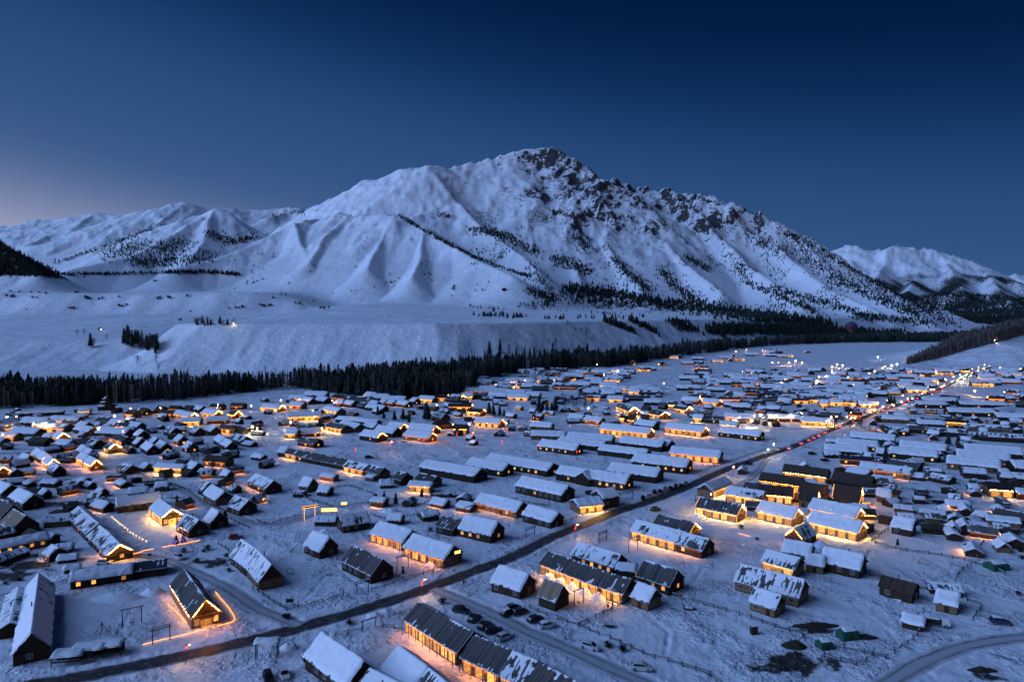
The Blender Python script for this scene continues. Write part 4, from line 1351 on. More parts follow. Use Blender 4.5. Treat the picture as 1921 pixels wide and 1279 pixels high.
def bare_arrays(h, r, nb, seed, z0=.25, wid=.09, round_=False):
    rn = random.Random(seed); v = []; f = []
    for k in range(nb):
        a = rn.random() ** .8
        zb = h * (z0 + (.85 - z0) * a)
        an = rn.random() * 6.28
        ln = r * ((1.25 - a) if not round_ else math.sqrt(max(.05, 1 - (2 * a - .9) ** 2))) * rn.uniform(.6, 1.15)
        up = h * rn.uniform(.06, .22)
        p = Vector((rn.uniform(-.1, .1) * r, rn.uniform(-.1, .1) * r, zb))
        e = p + Vector((math.cos(an) * ln, math.sin(an) * ln, up))
        s_ = Vector((-math.sin(an), math.cos(an), rn.uniform(-.5, .5))) * wid * rn.uniform(.6, 1.4)
        b = len(v)
        v += [tuple(p - s_), tuple(p + s_), tuple(e)]
        f.append((b, b + 1, b + 2))
        for t_ in (.45, .7):                                  # side twigs
            m_ = p.lerp(e, t_)
            e2 = m_ + Vector((math.cos(an + rn.uniform(-1.2, 1.2)), math.sin(an + rn.uniform(-1.2, 1.2)), rn.uniform(.2, 1.1))) * ln * .45
            s2 = s_ * .8
            b = len(v)
            v += [tuple(m_ - s2), tuple(m_ + s2), tuple(e2)]
            f.append((b, b + 1, b + 2))
    return np.array(v, np.float32), np.array(f, np.int32)
def trunk_arrays(h, r):
    v = []; n = 5
    for z_, q_ in ((-.6, r), (h * .5, r * .6), (h * .96, .02)):
        v += [(q_ * math.cos(6.283 * i / n), q_ * math.sin(6.283 * i / n), z_) for i in range(n)]
    f = []
    for k in range(2):
        for i in range(n):
            a, b, c, d = k * n + i, k * n + (i + 1) % n, (k + 1) * n + (i + 1) % n, (k + 1) * n + i
            f += [(a, b, c), (a, c, d)]
    return np.array(v, np.float32), np.array(f, np.int32)
def arr_mesh(name, va, m, smooth=False):
    me = mesh_np(name, va[0], va[1], smooth)
    me.materials.append(m)
    return me
def scatter(name, base, pts, m):
    """join many copies: pts = rows of x, y, z, scale xy, scale z, spin"""
    pts = np.asarray(pts, np.float32)
    if len(pts) == 0:
        return None
    vs = []; fs = []; k = 0
    ch = np.random.RandomState(3).randint(0, len(base), len(pts))
    for bi, (bv, bf) in enumerate(base):
        P = pts[ch == bi]
        if len(P) == 0: continue
        c, s = np.cos(P[:, 5]), np.sin(P[:, 5])
        x = (bv[None, :, 0] * c[:, None] - bv[None, :, 1] * s[:, None]) * P[:, 3:4] + P[:, 0:1]
        y = (bv[None, :, 0] * s[:, None] + bv[None, :, 1] * c[:, None]) * P[:, 3:4] + P[:, 1:2]
        z = bv[None, :, 2] * P[:, 4:5] + P[:, 2:3]
        vs.append(np.stack([x, y, z], -1).reshape(-1, 3))
        fs.append((bf[None] + (np.arange(len(P)) * len(bv))[:, None, None]).reshape(-1, 3) + k)
        k += len(P) * len(bv)
    return mesh_np(name, np.vstack(vs), np.vstack(fs), False)
CONE_HI = [arr_mesh('crown', conifer_arrays(1, .15, 9, 6, s_), M_NEEDLE) for s_ in (1, 2, 3, 4)]
TRUNK = arr_mesh('trunk', trunk_arrays(1, .016), M_BARK)
TRUNKP = arr_mesh('trunk', trunk_arrays(1, .014), M_BIRCH)
BARE_HI = [arr_mesh('crown', bare_arrays(1, .17, 60, s_, .28, .006), M_TWIG) for s_ in (5, 6, 7)]
ROUND_HI = [arr_mesh('crown', bare_arrays(1, .42, 110, s_, .12, .008, True), M_TWIG) for s_ in (8, 9)]
BUSH_HI = [arr_mesh('crown', bare_arrays(1, .75, 150, s_, .02, .03, True), M_BUSH) for s_ in (10, 11, 12)]
def tree(kind, x, y, z, h, label, group, wide=1.0):
    rn = random.Random(int(x * 13 + y * 7))
    nm, crowns, tr = {'conifer': ('conifer_tree', CONE_HI, TRUNK), 'bare': ('bare_tree', BARE_HI, TRUNKP), 'round': ('bare_tree', ROUND_HI, TRUNK), 'bush': ('shrub', BUSH_HI, TRUNK)}[kind]
    o = empty(nm, (x, y, z - .1), rn.random() * 6.28)
    o.scale = (h * wide, h * wide, h)
    link('trunk', tr, None, o)
    link('crown', rn.choice(crowns), None, o)
    tag(o, label, 'shrub' if kind == 'bush' else 'tree', group)
    return o
rt_ = np.random.RandomState(5)
FRONT = [(-90, 772), (0, 768), (130, 761), (250, 757), (330, 752), (400, 744), (450, 736), (560, 731), (640, 741), (700, 748), (760, 752), (850, 749), (885, 728), (900, 714), (950, 702), (1050, 693), (1150, 688), (1250, 673), (1330, 663), (1400, 653), (1480, 647), (1600, 643), (1750, 642), (1860, 640)]
fpx = [a for a, b in FRONT]; fpy = [b for a, b in FRONT]
CRX = [c[0] for c in CREST]; CRY = [c[1] for c in CREST]
con, bar_, cand = [], [], []
for _ in range(90000):
    px = rt_.uniform(-80, 1850); 
    yf = np.interp(px, fpx, fpy)
    Yf = gp(px, yf)[1]
    t = (px - CX) / FPX
    lo, hi_ = Yf, min(Yf * 1.7, 2600)
    Y = lo + (hi_ - lo) * rt_.rand()
    X = t * Y
    back = np.interp(px, [-80, 0, 250, 500, 650, 750, 850, 950, 1050, 1150, 1250, 1330, 1500, 1850], [640, 645, 660, 725, 750, 815, 860, 930, 1010, 1110, 1290, 1500, 1850, 2350])
    if Y > back * rt_.uniform(.96, 1.03): continue
    if rt_.rand() > min(1, Y / 1000.): continue
    cand.append((px, X, Y, (Y - Yf)))
cand = cand[:7500]
front = sorted([c for c in cand if c[3] < 38 and -40 < c[0] < 1900], key=lambda c: c[2])[:230]
fs_ = set(id(c) for c in front)
GRP = 'trees along the front of the forest belt'
for c in cand:
    px, X, Y, dd = c
    z = tz(X, Y)
    isc = (perlin(X / 60., Y / 60.) + .3 * rt_.randn() > (.02 if px > 560 else .24))
    h = (rt_.uniform(9, 20) if rt_.rand() < .35 else rt_.uniform(15, 20)) * (1.0 if isc else .92) * np.interp(px, [0, 600, 1000], [1, 1.05, 1.25]) * (.98 + .5 * float(perlin(X / 45., Y / 45.)))
    if id(c) in fs_:
        if isc: tree('conifer', X, Y, z, h, 'dark spruce at the front of the forest belt behind the village', GRP)
        else: tree('bare', X, Y, z, h, 'bare pale-trunked tree at the front of the forest belt', GRP)
    else:
        (con if isc else bar_).append((X, Y, z, h, h, rt_.rand() * 6.28))
CLO = [conifer_arrays(1, .15, 6, 4, s_, .08) for s_ in (21, 22, 23)]
def bare_lo(s_):
    a = bare_arrays(1, .16, 16, s_, .2, .010); b = trunk_arrays(1, .013)
    return np.vstack([a[0], b[0]]), np.vstack([a[1], b[1] + len(a[0])])
BLO = [bare_lo(s_) for s_ in (31, 32, 33)]
tag(link('forest', scatter('forest', CLO, con, M_NEEDLE), M_NEEDLE), 'dense dark spruce forest belt behind the village', 'forest', None, 'stuff')
tag(link('leafless_wood', scatter('leafless_wood', BLO, bar_, M_TWIG), M_TWIG), 'leafless larch and birch wood mixed into the forest belt', 'wood', None, 'stuff')
# mountain woods: bands and patches where the photo shows them
mc = []
def band(pts, w, n, h=(9, 16), jy=None):
    P = np.array(pts, float); s = np.concatenate([[0], np.cumsum(np.hypot(*np.diff(P, axis=0).T))])
    for _ in range(n):
        u = rt_.rand() * s[-1]
        x = np.interp(u, s, P[:, 0]) + rt_.randn() * w * .5; y = np.interp(u, s, P[:, 1]) + rt_.randn() * (jy or w) * .35
        r_ = hit(x, y, 1000)
        if r_: mc.append((r_[0], r_[1], r_[2] - .5, *(lambda q_: (q_, q_))(rt_.uniform(*h)), rt_.rand() * 6.28))
band([(748, 406), (790, 430), (840, 459), (900, 487), (960, 510), (1000, 522)], 4, 330)
band([(885, 432), (930, 438), (965, 452), (1000, 472), (1012, 478)], 13, 420)
band([(820, 402), (850, 410)], 9, 45)
band([(1040, 485), (1085, 500), (1105, 515)], 16, 260)
band([(1085, 440), (1100, 470)], 18, 160)
band([(1150, 485), (1175, 510), (1215, 545)], 12, 260)
band([(1240, 505), (1255, 530), (1290, 555), (1315, 575)], 12, 300)
band([(1285, 480), (1330, 507)], 7, 140); band([(1385, 495), (1400, 530), (1470, 560), (1530, 585)], 10, 330)
band([(1060, 545), (1110, 548), (1180, 558), (1240, 570), (1330, 580), (1400, 590), (1470, 600), (1560, 612)], 16, 1900, (12, 20))
band([(1080, 560), (1130, 568), (1200, 575)], 14, 260); band([(990, 545), (1040, 560), (1020, 572)], 10, 160)
band([(1330, 622), (1430, 620), (1560, 625), (1690, 628)], 20, 1000, (14, 22), 12)
band([(1130, 600), (1160, 612), (1190, 625)], 4, 60, (10, 15)); band([(1180, 600), (1215, 615), (1240, 632)], 4, 70, (10, 15)); band([(1260, 605), (1300, 620)], 10, 110, (10, 15))
band([(1400, 440), (1500, 480), (1600, 530), (1700, 575), (1790, 605)], 22, 700); band([(1470, 436), (1530, 464), (1600, 507), (1650, 535), (1700, 562), (1750, 586)], 9, 620)
band([(1450, 540), (1550, 570), (1640, 600)], 10, 330); band([(1560, 520), (1640, 560), (1720, 590)], 12, 360); band([(1600, 590), (1680, 600), (1740, 606)], 10, 220)
for _ in range(16000):                                           # loose scatter, clumped by noise
    x = rt_.uniform(880, 1800); y = rt_.uniform(370, 600)
    r_ = hit(x, y, 1300)
    if not r_ or r_[1] > 4600 or r_[2] < 60: continue
    nn = perlin(r_[0] / 190., r_[1] / 260.) + .5 * perlin(r_[0] / 60., r_[1] / 80.)
    if nn + .10 * (x - 1200) / 600 - .22 * (r_[2] > 650) > rt_.uniform(.0, .42):
        q_ = rt_.uniform(5, 13); mc.append((*r_, q_, q_, rt_.rand() * 6.28))
for _ in range(420):
    x = rt_.uniform(420, 900); y = rt_.uniform(395, 560); r_ = hit(x, y, 1500)
    if r_ and perlin(r_[0] / 150., r_[1] / 200.) > .12:
        q_ = rt_.uniform(6, 12); mc.append((*r_, q_, q_, rt_.rand() * 6.28))
band([(200, 475), (250, 462), (310, 470), (350, 455)], 26, 420, (12, 20)); band([(390, 440), (440, 455), (480, 442)], 14, 260, (12, 20)); band([(240, 490), (300, 495), (400, 480)], 16, 330, (12, 20)); band([(100, 495), (220, 455), (300, 420)], 5, 170, (12, 18))
band([(510, 405), (550, 397), (572, 400)], 7, 90, (10, 16))
tag(link('mountain_wood', scatter('mountain_wood', [conifer_arrays(1, .24, 3, 3, s_, .05) for s_ in (41, 42)], mc, M_NEEDLE), M_NEEDLE), 'dark scattered woods on the mountain slopes', 'wood', None, 'stuff')
# wooded hill and tree line at the left, valley wood at the right
mc = []
for _ in range(1500):
    x = rt_.uniform(-40, 112); y = rt_.uniform(450, 515); r_ = hit(x, y, 2100)
    if r_ and r_[1] < 3000: mc.append((*r_, *(lambda q_: (q_, q_))(rt_.uniform(11, 18)), rt_.rand() * 6.28))
band([(-20, 514), (120, 515), (250, 514), (380, 511), (450, 516)], 5, 620, (10, 17), 4)
tag(link('hill_wood', scatter('hill_wood', [conifer_arrays(1, .2, 4, 3, s_, .05) for s_ in (43, 44)], mc, M_NEEDLE), M_NEEDLE), 'dark wood on the hill and along the upper terrace edge', 'wood', None, 'stuff')
mc = []
for _ in range(5200):
    x = rt_.uniform(1690, 1960); y = rt_.uniform(545, 625); r_ = hit(x, y, 2300)
    if r_ and y > 548 + .10 * abs(x - 1800) and (r_[1] > 4100 or y < np.interp(x, [1690, 1700, 1760, 1830, 1921], [555, 560, 579, 606, 616])): mc.append((*r_, *(lambda q_: (q_, q_))(rt_.uniform(14, 24)), rt_.rand() * 6.28))
tag(link('valley_wood', scatter('valley_wood', [conifer_arrays(1, .26, 3, 3, s_, .05) for s_ in (45, 46)], mc, M_NEEDLE), M_NEEDLE), 'dark valley wood below the far peak', 'wood', None, 'stuff')
mc = []; sl_front = []
for _ in range(2600):
    x = rt_.uniform(1700, 1990); y0_ = np.interp(x, [1700, 1760, 1830, 1921, 1990], [684, 672, 652, 628, 610])
    y = y0_ - rt_.rand() ** 1.4 * np.interp(x, [1700, 1800], [5, 17])
    r_ = hit(x, y, 900)
    if r_ and r_[1] < 1900: (sl_front if y0_ - y < 1.6 and len(sl_front) < 45 else mc).append((*r_, *(lambda q_: (q_, q_))(rt_.uniform(13, 22) * np.interp(x, [1700, 1790], [.45, 1])), rt_.rand() * 6.28))
tag(link('slope_wood', scatter('slope_wood', CLO[:1] + BLO, mc, M_TWIG), M_TWIG), 'leafless wood along the hill beside the village', 'wood', None, 'stuff')
for r_ in sl_front:
    tree('bare', r_[0], r_[1], r_[2], r_[3], 'pale-trunked bare tree at the foot of hillside wood', 'trees at the foot of hillside wood')
# shrubs and lone trees on the terrace
TG = 'shrubs scattered on the terrace'
for x, y, h, n, w in [(20, 557, 9, 3, 14), (30, 547, 8, 2, 10), (75, 550, 8, 3, 9), (62, 560, 7, 2, 8), (145, 549, 9, 2, 5), (165, 560, 8, 4, 14), (185, 561, 7, 3, 9), (222, 558, 8, 1, 3), (315, 560, 9, 4, 16), (350, 556, 8, 1, 2),
                        (230, 575, 7, 4, 14), (130, 580, 7, 3, 8), (48, 580, 6, 1, 3), (455, 577, 8, 4, 14), (500, 575, 9, 5, 16), (560, 570, 7, 3, 14), (605, 580, 7, 3, 9), (358, 585, 6, 1, 3), (430, 580, 6, 1, 3), (590, 566, 6, 2, 8), (340, 603, 8, 1, 1),
                        (735, 530, 8, 2, 6), (805, 515, 9, 3, 10), (850, 540, 9, 3, 8), (945, 545, 9, 4, 8), (480, 530, 8, 2, 6), (492, 525, 9, 1, 2), (290, 528, 9, 2, 4), (95, 520, 7, 1, 2), (122, 520, 7, 1, 2), (158, 522, 8, 1, 3)]:
    for _ in range(n):
        r_ = hit(x + rt_.randn() * w * .5, y + rt_.randn() * 1.2, 900)
        if r_: tree('bush', *r_, h * rt_.uniform(.7, 1.1), 'dark leafless shrub on the open snowy terrace', TG)
for x, y, h, k in [(170, 652, 22, 'conifer'), (176, 650, 14, 'round'), (258, 686, 15, 'round'), (293, 683, 14, 'round'), (297, 697, 11, 'round'), (145, 630, 12, 'round'), (158, 628, 11, 'round'), (200, 640, 11, 'round'), (186, 625, 12, 'round')]:
    r_ = hit(x, y, 800)
    if r_: tree(k, *r_, h, 'lone dark conifer on the terrace slope' if k == 'conifer' else 'round leafless tree on the terrace slope', None if k == 'conifer' else 'trees on the terrace slope', 1.3 if k == 'conifer' else 1)
for _ in range(46):
    x = rt_.uniform(232, 296); y = 640 + (x - 232) * .30 + rt_.uniform(-10, 8); r_ = hit(x, y, 800)
    if r_: tree(rt_.choice(['conifer', 'round', 'conifer']), *r_, rt_.uniform(12, 22), 'dark tree in the gully grove on the terrace', 'gully grove trees')
for _ in range(24):
    x = rt_.uniform(362, 448); r_ = hit(x, 610 + rt_.uniform(-2, 1), 900)
    if r_: tree(rt_.choice(['conifer', 'round']), *r_, rt_.uniform(7, 13), 'tree in the short row on the bluff edge', 'row of trees on the bluff')
for x, y, h in [(1065, 612, 12), (1080, 625, 11), (1090, 628, 13), (1100, 632, 16), (1115, 638, 10), (1075, 634, 9), (938, 660, 20), (918, 668, 22), (955, 668, 18), (1042, 650, 14), (1030, 648, 12)]:
    r_ = hit(x, y, 800)
    if r_: tree('round' if h < 20 else 'conifer', *r_, h, 'leafless tree on the bluff right of the smooth face' if h < 20 else 'tall spruce standing above the forest belt', 'trees on the bluff')
# trees standing in the village
VT = zpts('B2,1278,358 B2,1296,356 B2,915,322 B2,960,342 B2,1040,356 B2,1105,352 B2,1150,372 B2,1750,312 B2,1782,322 B2,1830,322 B2,1862,326 B3,205,300 B3,232,300 B3,265,300 B3,328,292 B3,300,300 B4,925,236 B4,905,236 B4,950,236 B4,1420,242 B4,1386,242 B4,850,602 B4,880,606 B4,886,652 B4,1356,542 B4,1430,544 B2,905,975 B2,962,930 B2,1050,985 B2,890,965 B1,1330,1000 B1,1690,1150 B2,1245,930 A2,1105,466 A4,975,250 B4,430,300')
VH = [14, 11, 8, 6, 8, 9, 7, 10, 9, 8, 6, 13, 10, 9, 13, 9, 9, 8, 8, 6, 5, 6, 5, 8, 8, 7, 4, 3, 5, 4, 5, 6, 4, 2.4, 2.6, 6]
for (x, y), h in zip(VT, VH):
    X, Y = gp(x, y)
    tree('conifer', X, Y, tz(X, Y), h, 'dark spruce standing among the village houses', 'spruces among the houses', 1.35)
for reg, x0, y0, x1, y1, n, h, lab, gr in [('B3', 380, 190, 640, 290, 26, 7, 'bare orchard tree behind the lit cabins in village centre', 'bare orchard trees'), ('B3', 90, 20, 330, 75, 44, 9, 'brown bare tree in the dome-shaped grove by the forest', 'grove by the forest'),
                              ('B4', 540, 370, 770, 440, 18, 7, 'bare roadside tree where the main road bends', 'bare roadside trees'), ('B1', 1400, 620, 1580, 730, 12, 6, 'bare garden tree by the small cabins', 'bare garden trees'), ('B1', 1560, 660, 1640, 740, 7, 5, 'bare garden tree by the small cabins', 'bare garden trees'), ('B1', 300, 770, 480, 800, 5, 4, 'low bare bush by the long yard', 'bare bushes by the yard')]:
    for _ in range(n):
        X, Y = gp(*zp(reg, rt_.uniform(x0, x1), rt_.uniform(y0, y1)))
        if any(math.hypot(X - a, Y - b) < c * .8 for a, b, c in PLACED) or road_d(X, Y) < 1: continue
        tree('round', X, Y, tz(X, Y), h * rt_.uniform(.7, 1.2), lab, gr)
X, Y = gp(*zp('B1', 1748, 925)); tree('round', X, Y, tz(X, Y), 8.5, 'large round bare tree beside snowy cabins', None)
for i, (x, y) in enumerate(zpts('A1,1120,330 A1,1380,300 A1,1530,300 A1,1560,285 A1,1700,335 A1,1720,450 A1,1480,380 A2,1310,140 A2,215,790 A2,240,800 A2,700,840 A2,1400,690 A3,720,1010 A3,830,1040 B1,430,640 B1,480,640 B2,1320,920 B2,1400,940 B2,1460,930 B2,1120,990 A1,40,540 A1,150,510 A4,1900,300 A4,1910,350 A4,1330,130 A4,1380,150 B4,1250,970 B4,1300,975 B4,1380,960 A3,1720,130 A3,1840,210 A4,1880,620')):
    X, Y = gp(x, y)
    tree('bush', X, Y, tz(X, Y) - .1, rt_.uniform(1.1, 2.0), 'low dark brush heap on the trampled snow', 'brush heaps in the yards', 1.1)

# ------------------------------------------------------------------ vehicles
def paint(name, c):
    return mat(name, c, .35, .5)
PAINTS = {'white': paint('white_car_paint', (.62, .63, .64)), 'dark': paint('dark_car_paint', (.016, .016, .019)), 'silver': paint('silver_car_paint', (.22, .23, .25)), 'red': paint('red_car_paint', (.22, .015, .012)), 'blue': paint('blue_car_paint', (.02, .035, .08))}
M_TYRE = mat('tyre_rubber', (.012, .012, .012), .9); M_RIM = mat('alloy_rim', (.35, .35, .36), .35, .5, metal=.8)
M_LENS = mat('unlit_lamp_lens', (.35, .35, .36), .2); M_LENSR = mat('unlit_red_lens', (.2, .01, .01), .3)
def loft(secs):
    """sections along x: (x, half width, z low, z high); returns a closed hull"""
    mb = MB()
    for x, w, a, b in secs:
        mb.v += [(x, -w, a), (x, w, a), (x, w * .97, b), (x, -w * .97, b)]; mb.t += [0] * 4
    for k in range(len(secs) - 1):
        o_ = 4 * k
        for e in range(4):
            mb.f.append((o_ + e, o_ + (e + 1) % 4, o_ + 4 + (e + 1) % 4, o_ + 4 + e))
    mb.f.append((3, 2, 1, 0)); n = 4 * len(secs) - 4
    mb.f.append((n, n + 1, n + 2, n + 3))
    return mb
CAR_BODY = loft([(-2.28, .70, .55, .95), (-2.2, .86, .35, 1.02), (-1.2, .92, .28, 1.06), (.9, .92, .28, 1.02), (1.2, .91, .28, .98), (2.05, .84, .32, .86), (2.28, .68, .45, .74)])
CAR_TOP = loft([(-2.05, .66, 1.0, 1.05), (-1.75, .70, 1.0, 1.60), (-.9, .74, 1.0, 1.70), (.3, .72, 1.0, 1.68), (.55, .71, 1.0, 1.55), (1.25, .70, .95, 1.0)])
GLASS = MB()
for s_ in (-1, 1):
    GLASS.add([(-1.65, s_ * .775, 1.08), (.95, s_ * .775, 1.06), (.45, s_ * .735, 1.52), (-1.55, s_ * .735, 1.52)], [(0, 1, 2, 3)])
GLASS.add([(1.26, -.66, 1.03), (1.26, .66, 1.03), (.60, .62, 1.56), (.60, -.62, 1.56)], [(0, 1, 2, 3)])
GLASS.add([(-2.08, -.62, 1.08), (-2.08, .62, 1.08), (-1.80, .60, 1.55), (-1.80, -.60, 1.55)], [(3, 2, 1, 0)])
def merge(a, b):
    m = MB(); m.add(list(a.v), list(a.f)); m.add(list(b.v), list(b.f)); return m
CAR_M = {k: merge(CAR_BODY, CAR_TOP).mesh('body') for k in PAINTS}
for k, me in CAR_M.items(): me.materials.append(PAINTS[k])
GLASS_ME = GLASS.mesh('window_glass'); GLASS_ME.materials.append(M_GLASS)
WHEEL_ME = MB().bar((0, -.11, 0), (0, .11, 0), .36, n=12).mesh('wheel'); WHEEL_ME.materials.append(M_TYRE)
RIM_ME = MB().bar((0, -.125, 0), (0, .125, 0), .22, n=8).mesh('rim'); RIM_ME.materials.append(M_RIM)
def lens(m, nm):
    me = MB().box(-.03, -.17, -.07, .03, .17, .07).mesh(nm); me.materials.append(m); return me
LH, LT, LHL, LTL = lens(M_LENS, 'headlight'), lens(M_LENSR, 'tail_light'), lens(L_HEAD, 'headlight'), lens(L_TAIL, 'tail_light')
CSNOW = loft([(-1.7, .6, 1.62, 1.68), (-.9, .68, 1.68, 1.80), (.2, .66, 1.66, 1.78), (.4, .6, 1.6, 1.64)]).mesh('roof_snow'); CSNOW.materials.append(M_SNOW)
def car(x, y, rz, paintk, label, lights='', snow=False, far=False, group='parked cars', z=None):
    o = empty('car', (x, y, (tz(x, y) if z is None else z) + .0), rz)
    link('body', CAR_M[paintk], None, o)
    link('window_glass', GLASS_ME, None, o)
    if snow: link('roof_snow', CSNOW, None, o)
    if not far:
        for wx_ in (-1.38, 1.40):
            for wy_ in (-.82, .82):
                w_ = link('wheel', WHEEL_ME, None, o); w_.location = (wx_, wy_, .36)
                link('rim', RIM_ME, None, w_)
    for s_ in (-1, 1):
        h_ = link('headlight', LHL if 'h' in lights else LH, None, o); h_.location = (2.22, s_ * .52, .68)
        t_ = link('tail_light', LTL if 't' in lights else LT, None, o); t_.location = (-2.29, s_ * .55, .86)
    tag(o, label, 'car', group)
    return o
def pcar(tok, deg, paintk, label, **k):
    x, y = gp(*zpts(tok)[0])
    return car(x, y, math.radians(deg), paintk, label, **k)
pcar('A1,785,392', 8, 'white', 'white car parked at the end of the long plank-roofed row')
pcar('A1,1340,352', -35, 'white', 'white car on the lane below the violet-lit trees')
pcar('A2,208,1232', -60, 'white', 'white off-road car at bottom by the snow-roofed gate')
pcar('A2,92,1255', -62, 'dark', 'dark car beside the white off-road car at bottom')
pcar('A2,372,1135', -60, 'white', 'white car tucked behind the big snow-roofed house at bottom', snow=True)
for i, (tk, dg) in enumerate([('A2,1540,755', -20), ('A2,1640,812', 62), ('A2,1716,868', 60), ('A2,1786,905', 20)]):
    pcar(tk, dg, 'dark', 'dark car, %s from the road junction in row beside long plank-roofed lodge' % ['first', 'second', 'third', 'fourth'][i], group='dark cars beside the lodge')
pcar('A2,1868,950', 40, 'white', 'white off-road car at the end of dark row beside lodge')
pcar('A2,1892,772', 45, 'dark', 'dark car across the side road from the dark row', snow=True)
pcar('A3,62,768', 35, 'dark', 'dark car below tan-roofed cabin')
pcar('A3,8,735', 35, 'blue', 'dark blue car farthest from the fence corner near tan-roofed cabin')
pcar('A3,178,822', 38, 'dark', 'dark car between another dark car and the white one by fence')
pcar('A3,268,866', 25, 'white', 'white car by the fence below tan-roofed cabin', snow=True)
pcar('A3,588,1028', -32, 'white', 'white off-road car on the verge halfway along side road')
pcar('A3,972,1190', -8, 'white', 'white car nearest the camera beside the side road')
pcar('B2,1250,1075', 25, 'silver', 'silver car on the lane behind the two orange-lit houses')
pcar('B2,1112,530', -10, 'white', 'white car parked between red-lit houses', far=True)
pcar('B2,850,640', 5, 'dark', 'dark car alone on the snow field', far=True)
pcar('B2,1462,472', 5, 'dark', 'dark car beside orange-lit house at snow field', far=True)
for i, tk in enumerate(['B3,985,948', 'B3,1030,928', 'B3,1072,908', 'B3,1112,893', 'B3,1152,882', 'B3,1190,870', 'B3,1232,858', 'B3,1270,846', 'B3,1306,834']):
    pcar(tk, 78, ['dark', 'silver', 'dark', 'dark', 'silver', 'dark', 'dark', 'dark', 'silver'][i], '%s car from the near end of parked row beside main road' % ORD[i], snow=i % 2 == 1, far=True, group='row of cars beside the main road')
pcar('B3,590,905', 20, 'dark', 'dark car in front of the cross-gabled lodge', far=True)
pcar('B3,1078,1035', 35, 'dark', 'dark car on the verge opposite the lit gatehouse', far=True)
pcar('B3,1775,690', 210, 'dark', 'car with red tail lights on the main road', lights='t', far=True)
pcar('B3,1690,722', 25, 'red', 'red car leading on the main road', lights='t', far=True)
pcar('A4,1745,840', -15, 'blue', 'dark blue car near the truck at the track', snow=True)
pcar('B4,335,610', 10, 'dark', 'dark car behind the snow hedge near road', far=True)
pcar('B4,430,660', 10, 'dark', 'dark car in yard beside brown-roofed lodges', far=True, snow=True)
pcar('A1,1770,205', 20, 'red', 'dull red car on the lane by snowy fence', far=False)
# traffic on the far stretch of the main road
C, sl = smooth_line(ROADW[0][3], 1.0)
i0 = int(np.argmax(C[:, 1] > gp(*zp('B4', 60, 600))[1]))
k = i0; n = 0
while k < len(C) - 30 and n < 34:
    t_ = C[k + 1] - C[k]; an = math.atan2(t_[1], t_[0])
    side = random.choice([-1, 1])
    nx_, ny_ = -math.sin(an), math.cos(an)
    away = side < 0
    car(C[k][0] + nx_ * side * 1.7, C[k][1] + ny_ * side * 1.7, an if away else an + math.pi, random.choice(['dark', 'white', 'silver']), 'car with glowing lights in the far traffic on main road',
        lights='th', far=True, group='far traffic on the main road', z=.05 + .25 * min(1, max(0, (C[k][1] - 450) / 500)))
    k += random.randint(7, 20); n += 1
# truck
x, y = gp(*zpts('A4,1300,850')[0])
t = empty('truck', (x, y, tz(x, y)), math.radians(-22))
loft([(-4.6, 1.15, .75, 1.9), (-.2, 1.15, .75, 1.9)]).build('cargo_bed', M_TRIM, t)
loft([(-4.4, 1.1, 1.9, 2.05), (-2.4, 1.1, 1.9, 2.35), (-.4, 1.1, 1.9, 2.1)]).build('bed_snow', M_SNOW, t)
loft([(.05, 1.1, .6, 2.5), (1.3, 1.1, .55, 2.5), (1.75, 1.05, .55, 1.6), (1.85, 1.0, .6, 1.3)]).build('cab', PAINTS['white'], t)
MB().add([(1.38, -.95, 2.38), (1.38, .95, 2.38), (1.80, .95, 1.62), (1.80, -.95, 1.62)], [(3, 2, 1, 0)]).build('windscreen', M_GLASS, t)
for wx_ in (-3.6, -2.7, .95):
    for wy_ in (-1, 1):
        w_ = link('wheel', WHEEL_ME, None, t); w_.location = (wx_, wy_, .45); w_.scale = (1.3, 1.3, 1.3); link('rim', RIM_ME, None, w_)
tag(t, 'white-cabbed truck with snow in its bed beside the curving track', 'truck')

